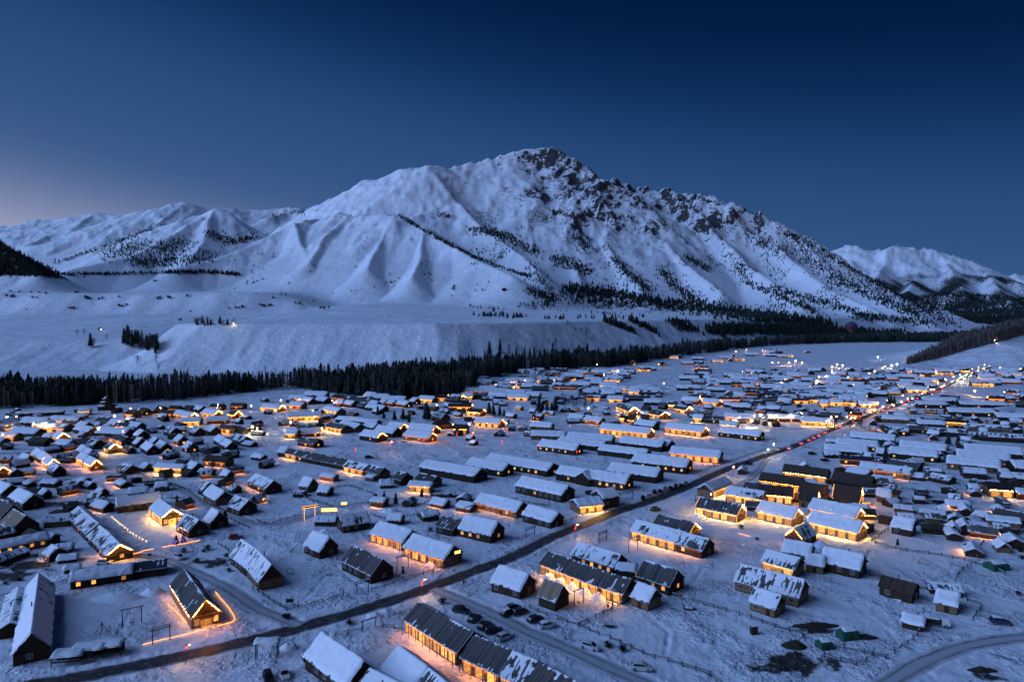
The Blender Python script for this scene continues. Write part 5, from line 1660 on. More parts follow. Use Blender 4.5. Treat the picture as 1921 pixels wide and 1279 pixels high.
# ------------------------------------------------------------------ fences
M_FENCE = wood_material('fence_timber', (.014, .012, .011), (.045, .038, .033))
FPOST = MB().bar((0, 0, -.4), (0, 0, 1.15), .12, .10, n=5).mesh('post'); FPOST.materials.append(M_FENCE)
def fence(s, label, rails=2, gap=3.0, hgt=1.0, low=False):
    pts = [gp(*p) for p in zpts(s)]
    C, sl = smooth_line(pts, .25) if len(pts) > 2 else smooth_line([pts[0], ((pts[0][0] + pts[1][0]) / 2, (pts[0][1] + pts[1][1]) / 2), pts[1]], .25)
    tot = sl[-1]; n = max(2, int(tot / gap) + 1)
    idx = [min(len(C) - 1, int(round(i * (len(C) - 1) / (n - 1)))) for i in range(n)]
    rn = random.Random(len(s) + int(tot * 7))
    o = empty('fence', (C[0][0], C[0][1], tz(*C[0])))
    base = Vector(o.location)
    P = []
    for i in idx:
        x, y = C[i]
        p = Vector((x + rn.uniform(-.12, .12), y + rn.uniform(-.12, .12), tz(x, y))) - base
        P.append(p)
        if low and rn.random() < .45: continue
        q_ = link('post', FPOST, None, o); q_.location = p; q_.rotation_euler = (rn.uniform(-.09, .09), rn.uniform(-.09, .09), rn.random() * 6); q_.scale = (1, 1, hgt * rn.uniform(.85, 1.15))
    for r_ in range(rails):
        mb = MB(); z_ = hgt * (.45 + .42 * r_)
        for a, b in zip(P[:-1], P[1:]):
            if rn.random() < .08: continue
            mb.bar(a + Vector((0, 0, z_ + rn.uniform(-.09, .09))), b + Vector((0, 0, z_ + rn.uniform(-.09, .09))), .075, n=4, tint=rn.random())
        mb.build('rail', M_FENCE, o, kind='stuff')
    mb = MB()                                             # snow lying on the top rail
    for a, b in zip(P[:-1], P[1:]):
        if rn.random() < .5:
            c, d = a.lerp(b, rn.uniform(.05, .4)), a.lerp(b, rn.uniform(.6, .95))
            mb.bar(c + Vector((0, 0, hgt * .87 + .09)), d + Vector((0, 0, hgt * .87 + .09)), .075, n=5)
    if mb.v: mb.build('rail_snow', M_SNOW, o, kind='stuff')
    tag(o, label, 'fence', 'timber rail fences')
for s, lab in [
    ('A2,240,742 A2,330,716 A2,490,682 A2,620,642 A2,745,612', 'rail fence between smooth snowy yard and main road, left of double gate'),
    ('A2,872,592 A2,1000,560 A2,1100,516 A2,1300,462 A2,1400,428', 'rail fence along main road, right of double gate'),
    ('A2,-20,582 A2,110,666 A2,225,738', 'rail fence along the lane beside the smooth yard'),
    ('A2,600,942 A2,700,912 A2,800,890', 'low fence left of the plank gate below main road'),
    ('A2,955,865 A2,1110,888 A2,1140,892', 'short fence from plank gate to the orange-lit lodge'),
    ('A2,1000,798 A2,1160,748', 'short fence at the main road above orange-lit lodge'),
    ('A3,135,728 A3,260,778 A3,400,830 A3,510,858 A3,600,905 A3,780,970 A3,900,1022 A3,980,1066 A3,1100,1106 A3,1230,1142 A3,1490,1232', 'long winding rail fence along the side road verge'),
    ('A3,510,856 A3,640,792 A3,750,742 A3,880,655', 'rail fence running up from side road to small snow-roofed cabin'),
    ('A3,1110,602 A3,1240,640 A3,1420,692 A3,1620,752 A3,1780,797 A3,1915,848 A4,110,882 A4,270,916', 'long straight rail fence across the trampled field'),
    ('A3,-60,240 A3,0,222 A3,100,188', 'rail fence left of timber gate above main road'),
    ('B3,330,1142 B3,450,1100 B3,560,1062 B3,640,1035', 'rail fence between main road and small snow-roofed house'),
    ('B3,1360,762 B3,1560,692 B3,1700,642 B3,1918,572', 'dark rail fence along far side of main road'),
    ('A4,810,242 A4,1030,292 A4,1240,322 A4,1360,347 A4,1560,387 A4,1700,432 A4,1790,475', 'long rail fence from lit lodges to the green tent'),
    ('A4,1575,385 A4,1568,305 A4,1622,222', 'rail fence running uphill beside the green tent'),
    ('A4,780,225 A4,905,138', 'rail fence beside the brightest lit lodge'),
    ('A4,765,482 A4,850,492', 'short fence left of brown-roofed shed'),
    ('A4,1130,572 A4,1265,594', 'short fence between brown-roofed shed and snowy hut'),
    ('A4,1500,672 A4,1625,702 A4,1545,812', 'bent fence beside the truck'),
    ('A4,575,1032 A4,770,1080 A4,890,1102', 'rail fence behind the dark straw heap'),
    ('A4,950,1052 A4,1080,980 A4,1165,885 A4,1172,745', 'rail fence curving along the track to low hut'),
    ('A4,430,1092 A4,700,1172 A4,790,1082', 'fence around the dark bare patch'),
    ('A4,230,985 A4,310,908', 'short fence behind the dark bare patch'),
    ('A4,1410,520 A4,1440,450 A4,1530,400', 'fence climbing to the green tent from small gate'),
    ('A1,1560,425 A1,1680,392 A1,1775,362', 'rail fence on the brushy plot beside the lane'),
    ('A1,1640,242 A1,1780,350 A1,1775,420', 'fence along far edge of the brushy plot'),
    ('A1,-40,352 A1,170,342 A1,340,332 A1,362,480', 'fence round the dark bare yard at left'),
    ('A1,-20,642 A1,250,590 A1,500,528', 'fence behind the tall snowy A-frame at left'),
    ('B2,240,872 B2,420,962 B2,570,1005', 'rail fence leading down to the lit gateway'),
    ('B2,480,892 B2,650,852 B2,700,846 B2,870,902', 'rail fence round the small flat field above gateway'),
    ('B2,860,1062 B2,1000,1112 B2,1100,1088 B2,1290,1040', 'curved rail fence behind the orange-lit twin houses'),
    ('B2,0,1108 B2,80,1142 B2,200,1112 B2,340,1070', 'rail fence left of the lit gateway'),
    ('B2,840,982 B2,1000,952 B2,1120,955', 'fence with small spruces above the lane'),
    ('B2,1130,1020 B2,1320,962 B2,1500,905', 'fence along lane behind snow-roofed long houses'),
    ('B1,1000,742 B1,1150,802 B1,1390,792', 'fence round the plot with lit low building'),
    ('B1,-20,612 B1,120,606 B1,230,600', 'dark fence above the lit cabins at left'),
    ('B1,1420,885 B1,1500,960 B1,1700,1040', 'fence beside the path below the bare tree'),
    ('B1,1290,835 B1,1420,882', 'short fence where two paths meet'),
    ('B1,1700,1090 B1,1870,1165', 'fence below the snowy cabin by bare plot'),
    ('B1,1100,910 B1,1360,860', 'fence beside the long snowy barn'),
    ('B4,820,840 B4,1000,872 B4,1220,888', 'rail fence across the right yards above snowy hut'),
    ('B4,1170,890 B4,1480,920', 'rail fence above dark patch in the right yards'),
    ('B3,0,945 B3,140,985 B3,290,1000', 'fence behind the small snow-roofed house'),
    ('B3,640,405 B3,780,385 B3,880,360', 'far rail fence beside the snow bank')]:
    fence(s, lab, low=False)

# ------------------------------------------------------------------ timber gate frames, swings, tripod, boards
def frame(a, b, h, label, name='gate_frame', beams=1, roof=False, swing=False):
    (x0, y0), (x1, y1) = gp(*zpts(a)[0]), gp(*zpts(b)[0])
    L = math.hypot(x1 - x0, y1 - y0)
    o = empty(name, ((x0 + x1) / 2, (y0 + y1) / 2, tz((x0 + x1) / 2, (y0 + y1) / 2)), math.atan2(y1 - y0, x1 - x0))
    for s_ in (-1, 1):
        MB().bar((s_ * L / 2, 0, -.5), (s_ * L / 2, 0, h), .13, .11, n=6).build('post', M_FENCE, o)
    for k in range(beams):
        MB().bar((-L / 2 - .5, 0, h - .08 - .55 * k), (L / 2 + .5, 0, h - .08 - .55 * k), .11, n=6).build('crossbeam', M_FENCE, o)
    MB().bar((-L / 2 - .4, 0, h + .09), (L / 2 + .4, 0, h + .09), .12, n=5).build('beam_snow', M_SNOW, o)
    if swing:
        for s_ in (-.35, .35):
            MB().bar((s_, 0, h - .1), (s_, 0, .6), .025, n=4).build('rope', M_FENCE, o)
        MB().box(-.45, -.2, .55, .45, .2, .62).build('seat', M_FENCE, o)
    if roof:
        n = max(4, int(L / .35))
        for k in range(n):
            xx = -L / 2 + .25 + (L - .5) * k / (n - 1)
            MB().bar((xx, .02, .15), (xx, .02, 1.5), .05, n=4).build('picket', M_FENCE, o)
    tag(o, label, 'gate' if name == 'gate_frame' else 'swing', 'timber frames in the yards')
frame('A1,920,865', 'A1,1063,832', 4.2, 'tall bare timber swing frame in the big snowy yard at left', 'swing_frame', swing=True)
frame('A1,1145,992', 'A1,1275,958', 3.8, 'timber gate frame by the light-strung roadside fence', beams=2)
frame('A2,1060,440', 'A2,1143,418', 4.0, 'tall timber swing frame between plank house and orange-lit house', 'swing_frame', swing=True)
frame('A2,757,616', 'A2,845,596', 3.4, 'double gate with pickets on the near side of smooth yard', beams=2, roof=True)
frame('A2,802,890', 'A2,900,858', 2.4, 'low picket gate below the main road', roof=True)
frame('A3,470,703', 'A3,536,682', 4.0, 'tall swing frame right of tan-roofed cabin', 'swing_frame', swing=True)
frame('A3,878,308', 'A3,943,284', 4.4, 'tall timber frame in front of the half-snowed lit lodge')
frame('A3,655,232', 'A3,712,210', 3.4, 'timber gate with double beam on near side of main road', beams=2, roof=True)
frame('A3,108,204', 'A3,172,180', 3.4, 'timber gate with double beam on far side of main road', beams=2, roof=True)
frame('B2,1567,1088', 'B2,1638,1062', 4.0, 'tall timber frame behind the snow-roofed house with windows')
frame('B3,812,965', 'B3,905,950', 4.2, 'lattice timber gate beside the lit gatehouse', beams=3, roof=True)
frame('B3,1380,965', 'B3,1420,955', 3.0, 'small timber gate by the parked cars')
x, y = gp(*zpts('A1,765,905')[0]); o = empty('tripod', (x, y, tz(x, y)))
for k in range(4):
    an = k * 1.57 + .3
    MB().bar((math.cos(an) * 1.6, math.sin(an) * 1.3, -.2), (-math.cos(an) * .12, -math.sin(an) * .12, 2.5), .07, n=5).build('pole', M_FENCE, o)
tag(o, 'timber tripod of leaning poles in the big yard at left', 'tripod')
def board(tok, w, h, label):
    x, y = gp(*zpts(tok)[0]); o = empty('notice_board', (x, y, tz(x, y)), .12)
    for s_ in (-1, 1):
        MB().bar((s_ * w * .42, 0, -.3), (s_ * w * .42, 0, h), .07, n=5).build('leg', M_FENCE, o)
    MB().box(-w / 2, -.10, h * .45, w / 2, -.075, h).build('panel', M_TRIM, o)
    tag(o, label, 'board')
board('A2,255,695', 1.9, 1.7, 'dark notice board at the near corner of smooth snowy yard')
for tok, lab in (('A2,258,468', 'small arched bench nearer the half-snowed houses on smooth yard'), ('A2,540,470', 'small arched bench in front of the bare plank house')):
    x, y = gp(*zpts(tok)[0]); o = empty('garden_bench', (x, y, tz(x, y)), .2)
    for s_ in (-1, 1):
        MB().bar((s_ * .8, 0, -.2), (s_ * .8, 0, 1.5), .06, n=5).build('leg', M_FENCE, o)
    mb = MB()
    for k in range(6):
        a, b = -1 + k / 3, -1 + (k + 1) / 3
        mb.bar((a * .95, 0, 1.5 + .3 * (1 - a * a)), (b * .95, 0, 1.5 + .3 * (1 - b * b)), .07, n=4)
    mb.build('arch', M_FENCE, o); MB().box(-.8, -.3, .4, .8, .3, .48).build('seat', M_FENCE, o)
    MB().box(-.8, -.3, .485, .8, .3, .6).build('seat_snow', M_SNOW, o)
    tag(o, lab, 'bench')
x, y = gp(*zpts('A3,735,868')[0]); o = empty('sled', (x, y, tz(x, y)), -.1)
for s_ in (-1, 1):
    MB().bar((-1.3, s_ * .45, .08), (1.5, s_ * .45, .08), .05, n=4).bar((1.5, s_ * .45, .08), (1.9, s_ * .45, .45), .05, n=4).build('runner', M_FENCE, o)
for k in range(4):
    MB().box(-1.1, -.5 + k * .26, .35, 1.2, -.28 + k * .26, .41).build('plank', M_FENCE, o)
MB().box(-1.2, -.5, .42, -1.12, .5, .9).build('back_rail', M_FENCE, o)
MB().bar((-2.8, -.25, .2), (-1.15, -.2, .5), .03, n=4).build('shaft', M_FENCE, o)
tag(o, 'wooden horse sled standing on the snow near the fence corner', 'sled')
x, y = gp(*zpts('A3,1816,915')[0]); o = empty('stove_hut', (x, y, tz(x, y)), .1)
MB().box(-.75, -.6, -.2, .75, .6, 1.9).build('wall', M_TRIM, o); MB().box(-.85, -.7, 1.9, .85, .7, 2.0).build('roof', M_TRIM, o); MB().box(-.8, -.65, 2.0, .8, .65, 2.12).build('roof_snow', M_SNOW, o)
MB().box(-.3, -.63, .0, .3, -.605, 1.5).build('door', M_GABLE, o)
tag(o, 'small dark box hut alone on the trampled field', 'hut')
x, y = gp(*zpts('A3,1335,728')[0]); o = empty('tub', (x, y, tz(x, y)), -.2)  # a small tub, shaped from a lofted hull
loft([(-1.6, .25, .1, .5), (-1.0, .6, .0, .45), (.8, .6, .0, .45), (1.5, .2, .1, .55)]).build('hull', M_TRIM, o); loft([(-1.2, .3, .46, .5), (-.4, .5, .46, .72), (.6, .5, .46, .6), (1.0, .2, .46, .5)]).build('snow_fill', M_SNOW, o)
tag(o, 'snow-filled dark trough on the field beside long fence', 'trough')

# ------------------------------------------------------------------ snow heaps
def heap(tok, rx, ry, h, label, m=None, group='shovelled snow heaps', name='snow_heap', cat='snow heap'):
    x, y = gp(*zpts(tok)[0])
    n, k = 18, 9
    vs = []; sd_ = random.random() * 50
    for i in range(k + 1):
        for j in range(n):
            a = 2 * math.pi * j / n; q_ = i / k
            rr = 1 + .25 * float(perlin(math.cos(a) * 1.5 + sd_, math.sin(a) * 1.5))
            xx, yy = math.cos(a) * rx * q_ * rr, math.sin(a) * ry * q_ * rr
            z_ = h * (1 - q_ * q_) ** 1.3 * (1 + .5 * float(perlin(xx * .8 + sd_, yy * .8))) - .12 * (q_ > .95)
            vs.append((xx, yy, z_))
    fs = [(i * n + j, (i + 1) * n + j, (i + 1) * n + (j + 1) % n, i * n + (j + 1) % n) for i in range(k) for j in range(n)]
    o = link(name, MB().add(vs, fs).mesh(name, True), m or M_SNOW)
    o.location = (x, y, tz(x, y) - .05)
    tag(o, label, cat, group)
for i, tk in enumerate(['A3,285,500', 'A3,370,532', 'A3,468,566', 'A3,560,606', 'A3,655,646']):
    heap(tk, 2.4, 1.9, 1.6, '%s snow heap from left in front of the long orange-lit lodge' % ORD[i])
for tk, rx, ry, h, lab in [('A1,880,650', 7, 3.2, 1.6, 'wide snow heap in front of the long low building with lit window'), ('A1,1150,612', 3.6, 2.4, 1.8, 'round snow heap below the dark sheet roof'), ('A2,1330,395', 3, 2, 1.2, 'snow heap beside the orange gable with bright sign'),
                           ('A2,880,790', 3, 1.6, 1.1, 'snow heap by the plank gate below main road'), ('A2,250,1020', 2.4, 2, 1.4, 'snow heap beside snow-roofed gate at bottom'), ('A2,520,150', 3, 1.6, 1.0, 'snow heap behind the half-snowed house near gateway'), ('A4,1040,650', 3.5, 2, 1.3, 'snow heap against brown-roofed shed'),
                           ('A4,400,260', 3.2, 2.4, 1.8, 'snow heap beside the patchy-roofed red gable'), ('B2,1010,1040', 4, 2.2, 1.4, 'round snow heap at the bend of the lane'), ('B3,1400,1075', 3, 2, 1.2, 'snow heap in front of the bright-tubed plank lodge'), ('B3,640,270', 20, 8, 4, 'large snow bank between orchard and the lit plank house'),
                           ('B3,1000,120', 26, 14, 5, 'tall smooth snow bank running up the middle of the village'), ('B4,1330,1010', 4, 2.4, 1.6, 'snow heap among the right-hand sheds')]:
    heap(tk, rx, ry, h, lab)
M_STRAW = mat('dark_straw', (.03, .024, .018), .95)
for tk, rx, ry, h, lab in [('A4,360,855', 7, 1.6, 1.0, 'long dark straw heap beside green shed'), ('A4,730,945', 3.5, 1.2, .8, 'small dark straw heap right of green shed'), ('A4,200,1010', 3, 2, 1.2, 'dark dung heap beside the bare patch'), ('A4,1610,1190', 3.6, 1.2, .9, 'dark log heap beyond the curving track')]:
    heap(tk, rx, ry, h, lab, M_STRAW, 'dark heaps', 'straw_heap', 'heap')
# thin marker stakes in the trampled field
for i, tk in enumerate(['A3,1305,805', 'A3,1462,845', 'A3,1602,882', 'A3,1550,770', 'A3,1466,660', 'A3,1685,820', 'A4,783,755', 'A4,770,570', 'A4,1170,470']):
    x, y = gp(*zpts(tk)[0])
    o = MB().bar((0, 0, -.3), (0, 0, 2.3), .06, .05, n=5).build('stake', M_FENCE); o.location = (x, y, tz(x, y))
    tag(o, 'thin dark stake upright in the trampled field', 'stake', 'stakes in the field')
# ------------------------------------------------------------------ green sheds and tents
def tent(tok, w, d, h, label, rz=0.2):
    x, y = gp(*zpts(tok)[0]); o = empty('tent', (x, y, tz(x, y)), rz)
    MB().add([(-w / 2, -d / 2, -.2), (w / 2, -d / 2, -.2), (w / 2, d / 2, -.2), (-w / 2, d / 2, -.2), (-w / 2, -d / 2, h * .55), (w / 2, -d / 2, h * .55), (w / 2, d / 2, h * .55), (-w / 2, d / 2, h * .55), (-w / 2 + .3, 0, h), (w / 2 - .3, 0, h)],
             [(0, 1, 5, 4), (1, 2, 6, 9, 5), (2, 3, 7, 6), (3, 0, 4, 8, 7), (4, 5, 9, 8), (6, 7, 8, 9)]).build('canvas', M_GREEN, o)
    link('roof_snow', snow_cap(w * .8, d * .35, .9, .38, h + .02, .2, 'half', .4, x), M_SNOW, o)
    MB().box(-.5, -d / 2 - .03, 0, .5, -d / 2 - .01, h * .5).build('door_flap', M_TRIM, o)
    tag(o, label, 'tent')
tent('A4,1715,425', 5.5, 4, 2.6, 'green tent with snow on top inside the upper right fence')
tent('A4,600,945', 4.2, 3, 2.6, 'green shed between straw heaps at lower right')
tent('A4,425,1020', 3, 2.6, 2.2, 'small green tent beside the dark bare patch')
tent('B4,1550,822', 3.4, 2.4, 2.0, 'green tarpaulin below half-snowed roof in the right yards')

# ------------------------------------------------------------------ lamps
def sphere(r, n=8):
    mb = MB()
    for i in range(n // 2 + 1):
        t_ = math.pi * i / (n // 2)
        for j in range(n):
            mb.v.append((r * math.sin(t_) * math.cos(6.2832 * j / n), r * math.sin(t_) * math.sin(6.2832 * j / n), r * math.cos(t_))); mb.t.append(0)
    for i in range(n // 2):
        for j in range(n):
            mb.f.append((i * n + j, (i + 1) * n + j, (i + 1) * n + (j + 1) % n, i * n + (j + 1) % n))
    return mb
M_POLE = mat('lamp_pole', (.05, .05, .055), .5)
M_LANT = lamp('red_lantern', (1, .035, .025), 3.2)
LANT = sphere(.27, 8).mesh('lantern', True); LANT.materials.append(M_LANT)
def lantern_post(tok, h, label, k, warm=True):
    x, y = gp(*zpts(tok)[0]); o = empty('lantern_post', (x, y, tz(x, y)))
    MB().bar((0, 0, -.4), (0, 0, h), .08, .06, n=6).build('pole', M_POLE, o)
    MB().bar((0, 0, h - .1), (.9, 0, h), .045, n=5).build('arm', M_POLE, o)
    for j in range(k):
        q_ = link('lantern', LANT, None, o); q_.location = (.0 if j else .14, 0, h - .75 - j * .8); q_.scale = (1, 1, .9)
    if warm:
        MB().box(.55, -.14, h - .12, 1.15, .14, h - .06).build('lamp_head', M_POLE, o)
        MB().box(.60, -.11, h - .155, 1.10, .11, h - .123).build('bulb', L_BULBY, o)
    tag(o, label, 'street lamp', 'lantern posts')
for tk, h, lab, k in [('A1,1395,1158', 4.6, 'red lantern post beside main road at lower left', 1), ('A2,1247,650', 5.2, 'red lantern post at the road junction above orange-lit lodge', 2), ('A3,476,205', 5.0, 'red lantern post between the two timber road gates', 2)]:
    lantern_post(tk, h, lab, k)
for i, tk in enumerate(['B2,748,640', 'B2,1008,616', 'B2,1262,562', 'B2,1508,512', 'B2,1620,542', 'B2,1848,574']):
    lantern_post(tk, 7.5 if i in (1, 4) else 6, '%s red lantern post from left around the snow field' % ORD[i], 3, warm=i in (1, 4))
for i, tk in enumerate(['B3,206,600', 'B3,488,650', 'B3,1218,745', 'B3,35,420', 'B3,436,445']):
    lantern_post(tk, 5.5, '%s red lantern post among the central snow-roofed lodges' % ['leftmost long-lodge', 'second', 'roadside', 'field-edge', 'rear'][i], 2, False)
BULBS = {k: [sphere(r, 6).mesh('bulb', True) for r in (.16, .26, .55)] for k in 'wyc'}
for k, mm in (('w', L_BULB), ('y', L_BULBY), ('c', L_BULBC)):
    for me in BULBS[k]: me.materials.append(mm)
def street_lamp(px, py, k, size, i, h=5.0, where=''):
    x, y = gp(px, py); 
    o = empty('street_lamp', (x, y, tz(x, y)))
    MB().bar((0, 0, -.4), (0, 0, h), .09, .06, n=5).build('pole', M_POLE, o)
    MB().bar((0, 0, h), (0, -.7, h + .2), .05, n=4).build('arm', M_POLE, o)
    q_ = link('bulb', BULBS[k][size], None, o); q_.location = (0, -.75, h)
    return o
SL = []
for tok, k, s_ in [('B1,865,372', 'w', 2), ('B1,800,468', 'y', 2), ('B1,640,305', 'y', 1), ('B1,985,312', 'y', 1), ('B1,60,385', 'w', 2), ('B1,130,380', 'w', 1), ('B1,340,440', 'w', 2), ('B1,300,420', 'y', 1), ('B1,900,420', 'y', 1), ('B1,1640,285', 'c', 1), ('B1,1900,460', 'w', 2), ('B1,740,470', 'y', 1), ('B1,30,520', 'y', 1), ('B1,930,495', 'y', 0), ('B1,1210,310', 'y', 1), ('B1,1890,290', 'w', 0),
                   ('B2,15,470', 'w', 1), ('B2,265,425', 'w', 1), ('B2,280,345', 'y', 1), ('B2,575,252', 'y', 1), ('B2,500,470', 'y', 1), ('B2,430,330', 'y', 1), ('B2,150,330', 'w', 0), ('B2,1640,350', 'w', 0), ('B2,1600,440', 'y', 1), ('B2,1880,430', 'y', 1), ('B2,1360,285', 'y', 0), ('B2,190,245', 'y', 1), ('B2,1480,440', 'y', 0), ('B2,330,240', 'y', 1),
                   ('B3,575,310', 'w', 1), ('B3,1865,365', 'w', 2), ('B3,1800,410', 'w', 2), ('B3,1705,385', 'w', 1), ('B3,1140,110', 'w', 1), ('B3,1390,360', 'w', 1), ('B3,940,350', 'y', 0), ('B3,20,140', 'y', 1), ('B3,320,90', 'y', 0), ('B3,1410,215', 'y', 0), ('B3,1660,780', 'y', 1), ('B3,1490,1000', 'y', 0), ('B3,1730,20', 'y', 0), ('B3,690,45', 'y', 1), ('B3,790,20', 'y', 1),
                   ('B4,480,12', 'w', 1), ('B4,1092,140', 'y', 2), ('B4,1000,262', 'w', 1), ('B4,625,392', 'w', 1), ('B4,472,382', 'y', 1), ('B4,820,272', 'y', 2), ('B4,720,285', 'y', 1), ('B4,1550,172', 'y', 2), ('B4,940,290', 'y', 1), ('B4,1080,235', 'w', 1), ('B4,1220,160', 'w', 1), ('B4,1300,140', 'y', 1), ('B4,1450,60', 'w', 2), ('B4,1490,40', 'w', 1), ('B4,0,640', 'w', 1), ('B4,40,600', 'w', 0), ('B4,380,60', 'y', 1), ('B4,100,105', 'y', 1), ('B4,590,380', 'w', 0), ('B4,510,380', 'w', 1), ('B4,860,300', 'w', 0), ('B4,1770,180', 'y', 1), ('B4,440,55', 'y', 1), ('B4,370,90', 'y', 1), ('B4,1330,80', 'y', 1), ('B4,20,370', 'w', 1), ('B4,60,365', 'w', 0), ('B4,170,365', 'w', 1), ('B4,250,350', 'w', 1)]:
    SL.append((*zpts(tok)[0], k, s_))
for px, py, k, s_ in [(1492, 683, 'w', 2), (1480, 686, 'y', 2), (1505, 686, 'y', 1), (1460, 686, 'y', 1), (1448, 686, 'y', 1), (1715, 681, 'w', 2), (1722, 681, 'w', 2), (1708, 682, 'w', 2), (1730, 682, 'w', 1), (1700, 683, 'w', 1), (1646, 676, 'c', 2), (1560, 694, 'y', 1), (1570, 690, 'w', 2), (1580, 692, 'y', 2), (1660, 694, 'w', 1), (1672, 692, 'w', 2), (1682, 690, 'w', 2), (1655, 697, 'y', 1), (1400, 660, 'y', 1), (1380, 664, 'y', 1), (1430, 662, 'y', 1), (1235, 690, 'y', 1), (1560, 706, 'w', 1), (1590, 716, 'y', 1), (1630, 708, 'y', 1), (1640, 704, 'y', 1),
                      (1875, 697, 'y', 2), (1915, 698, 'y', 1), (1850, 715, 'y', 1), (1600, 730, 'y', 0), (1530, 728, 'y', 0), (1500, 735, 'y', 0), (1755, 705, 'y', 1), (1120, 690, 'y', 0), (1160, 703, 'y', 1), (1050, 705, 'y', 1), (985, 722, 'y', 1), (930, 730, 'y', 1), (1820, 712, 'w', 1), (1808, 718, 'w', 2), (1795, 722, 'w', 1)]:
    SL.append((px, py, k, s_))
def lampq(x, y):
    return quarter(x, y).replace('in glowing cluster', 'by glowing lodges')
CW = {'w': 'white', 'y': 'yellow', 'c': 'cool white'}; SZ = ['faint', 'bright', 'glaring']
lg = {}
for i, (px, py, k, s_) in enumerate(SL):
    lg.setdefault((CW[k], SZ[s_], lampq(px, py)), []).append((px, street_lamp(px, py, k, s_, i)))
for (c, z_, qn), l in lg.items():
    l.sort(key=lambda a: a[0])
    for i, (_, o) in enumerate(l):
        tag(o, '%s %s street lamp %s%s' % (z_, c, '' if len(l) == 1 else ORD[i] + ' from left ', qn), 'street lamp', 'street lamps of the village')
# lamps lining the far stretch of the main road
C, sl = smooth_line(ROADW[0][3], 1.0)
i0 = int(np.argmax(C[:, 1] > gp(*zp('B4', 420, 450))[1])); nl = 0
for i in range(i0, len(C) - 40, 24):
    t_ = C[i + 1] - C[i]; t_ = t_ / np.linalg.norm(t_); sd_ = 1 if nl % 2 else -1
    X, Y = C[i][0] - t_[1] * sd_ * 4.6, C[i][1] + t_[0] * sd_ * 4.6
    if nl >= 40: break
    o = street_lamp(*to_px(X, Y, 0), 'yyy'[nl % 3], (0, 0, 1)[nl % 3], 0, 4.5)
    tag(o, 'roadside lamp on the %s side, %s from the bend along far main road' % ('village' if sd_ > 0 else 'right', ORD[nl // 2]), 'street lamp', 'lamps lining the far road')
    nl += 1
# lights on the hillside terrace
for px, py, lab in [(1845, 645, 'small reddish lamp on the hillside platform, nearest the wood'), (1856, 644, 'small reddish lamp in the middle of hillside platform'), (1866, 643, 'small reddish lamp at the outer end of hillside platform'), (1818, 648, 'single pale lamp lowest on the hillside'), (190, 622, 'lamp by trees on the left terrace hump'), (438, 612, 'lamp at the end of tree row on bluff')]:
    r_ = hit(px, py, 800)
    if r_:
        o = empty('street_lamp', r_)
        MB().bar((0, 0, -.4), (0, 0, 4), .09, n=5).build('pole', M_POLE, o); q_ = link('bulb', BULBS['w'][1], None, o); q_.location = (0, 0, 4.1)
        tag(o, lab, 'street lamp', 'lamps outside the village')

# ------------------------------------------------------------------ string lights laid along fences
def string(s, label, r=.05, m=None, h=.35):
    pts = [gp(*p) for p in zpts(s)]
    C, sl = smooth_line(pts, .8) if len(pts) > 2 else (np.array(pts), None)
    mb = MB()
    for a, b in zip(C[:-1], C[1:]):
        mb.bar((a[0], a[1], tz(*a) + h), (b[0], b[1], tz(*b) + h), r, n=4, caps=False)
    o = mb.build('string_light', m or L_STRIP)
    tag(o, label, 'string light', 'string lights')
string('A1,1070,1000 A1,1200,970 A1,1350,935 A1,1560,885', 'glowing string light along roadside fence left of lit plank cabin')
string('A1,1630,862 A1,1780,832 A1,1730,745 A1,1610,600', 'glowing string light around the yard right of lit plank cabin', .06)
string('A1,850,356 A1,940,335 A1,1050,308 A1,1160,275', 'glowing strip along the foot of patchy gable at left', .06)
string('A1,1215,268 A1,1320,250 A1,1420,232 A1,1500,216', 'glowing string along the lane below violet trees', .06)
string('A1,1255,690 A1,1330,760 A1,1400,850', 'glowing strip at the left wall of lit plank cabin', .05)
string('B1,1160,700 B1,1250,735 B1,1400,712', 'glowing edge strip around low lit building at left', .07)
string('A3,1700,165 A3,1790,190', 'short glowing strip on snow near the lit lodges', .05)
# points of light across the yard by the outlined cabin
C, sl = smooth_line([gp(*p) for p in zpts('A1,840,40 A1,930,120 A1,1020,180 A1,1120,240')], 3.0)
o = empty('string_light', (0, 0, 0)); me = sphere(.09, 6).mesh('bulb'); me.materials.append(lamp('yard_bulb', (1, .66, .32), 26))
o.location = (C[0][0], C[0][1], tz(*C[0]))
mb = MB()
for i, p in enumerate(C):
    q_ = link('bulb', me, None, o); q_.location = Vector((p[0], p[1], tz(*p) + .3)) - o.location
    if i: mb.bar(Vector((C[i - 1][0], C[i - 1][1], tz(*C[i - 1]) + .38)) - o.location, Vector((p[0], p[1], tz(*p) + .38)) - o.location, .02, n=4)
mb.build('cable', M_POLE, o)
tag(o, 'row of separate white bulbs across the yard by the outlined cabin', 'string light', 'string lights')
# two small trees dressed in violet lights
me = sphere(.09, 6).mesh('bulb'); me.materials.append(L_PURPLE)
for tok, lab in (('A1,1322,245', 'small dark spruce dressed in violet lights, taller of two'), ('A1,1378,232', 'small dark spruce dressed in violet lights, nearer the patchy-roofed cabin')):
    x, y = gp(*zpts(tok)[0]); o = tree('conifer', x, y, tz(x, y), 3.6, lab, None, 1.6)
    for k in range(22):
        a = k * 2.4; u = .12 + .8 * k / 22
        q_ = link('bulb', me, None, o); q_.location = (.13 * (1 - u) * math.cos(a), .13 * (1 - u) * math.sin(a), u); q_.scale = (1 / 5.8, 1 / 5.8, 1 / 3.6)
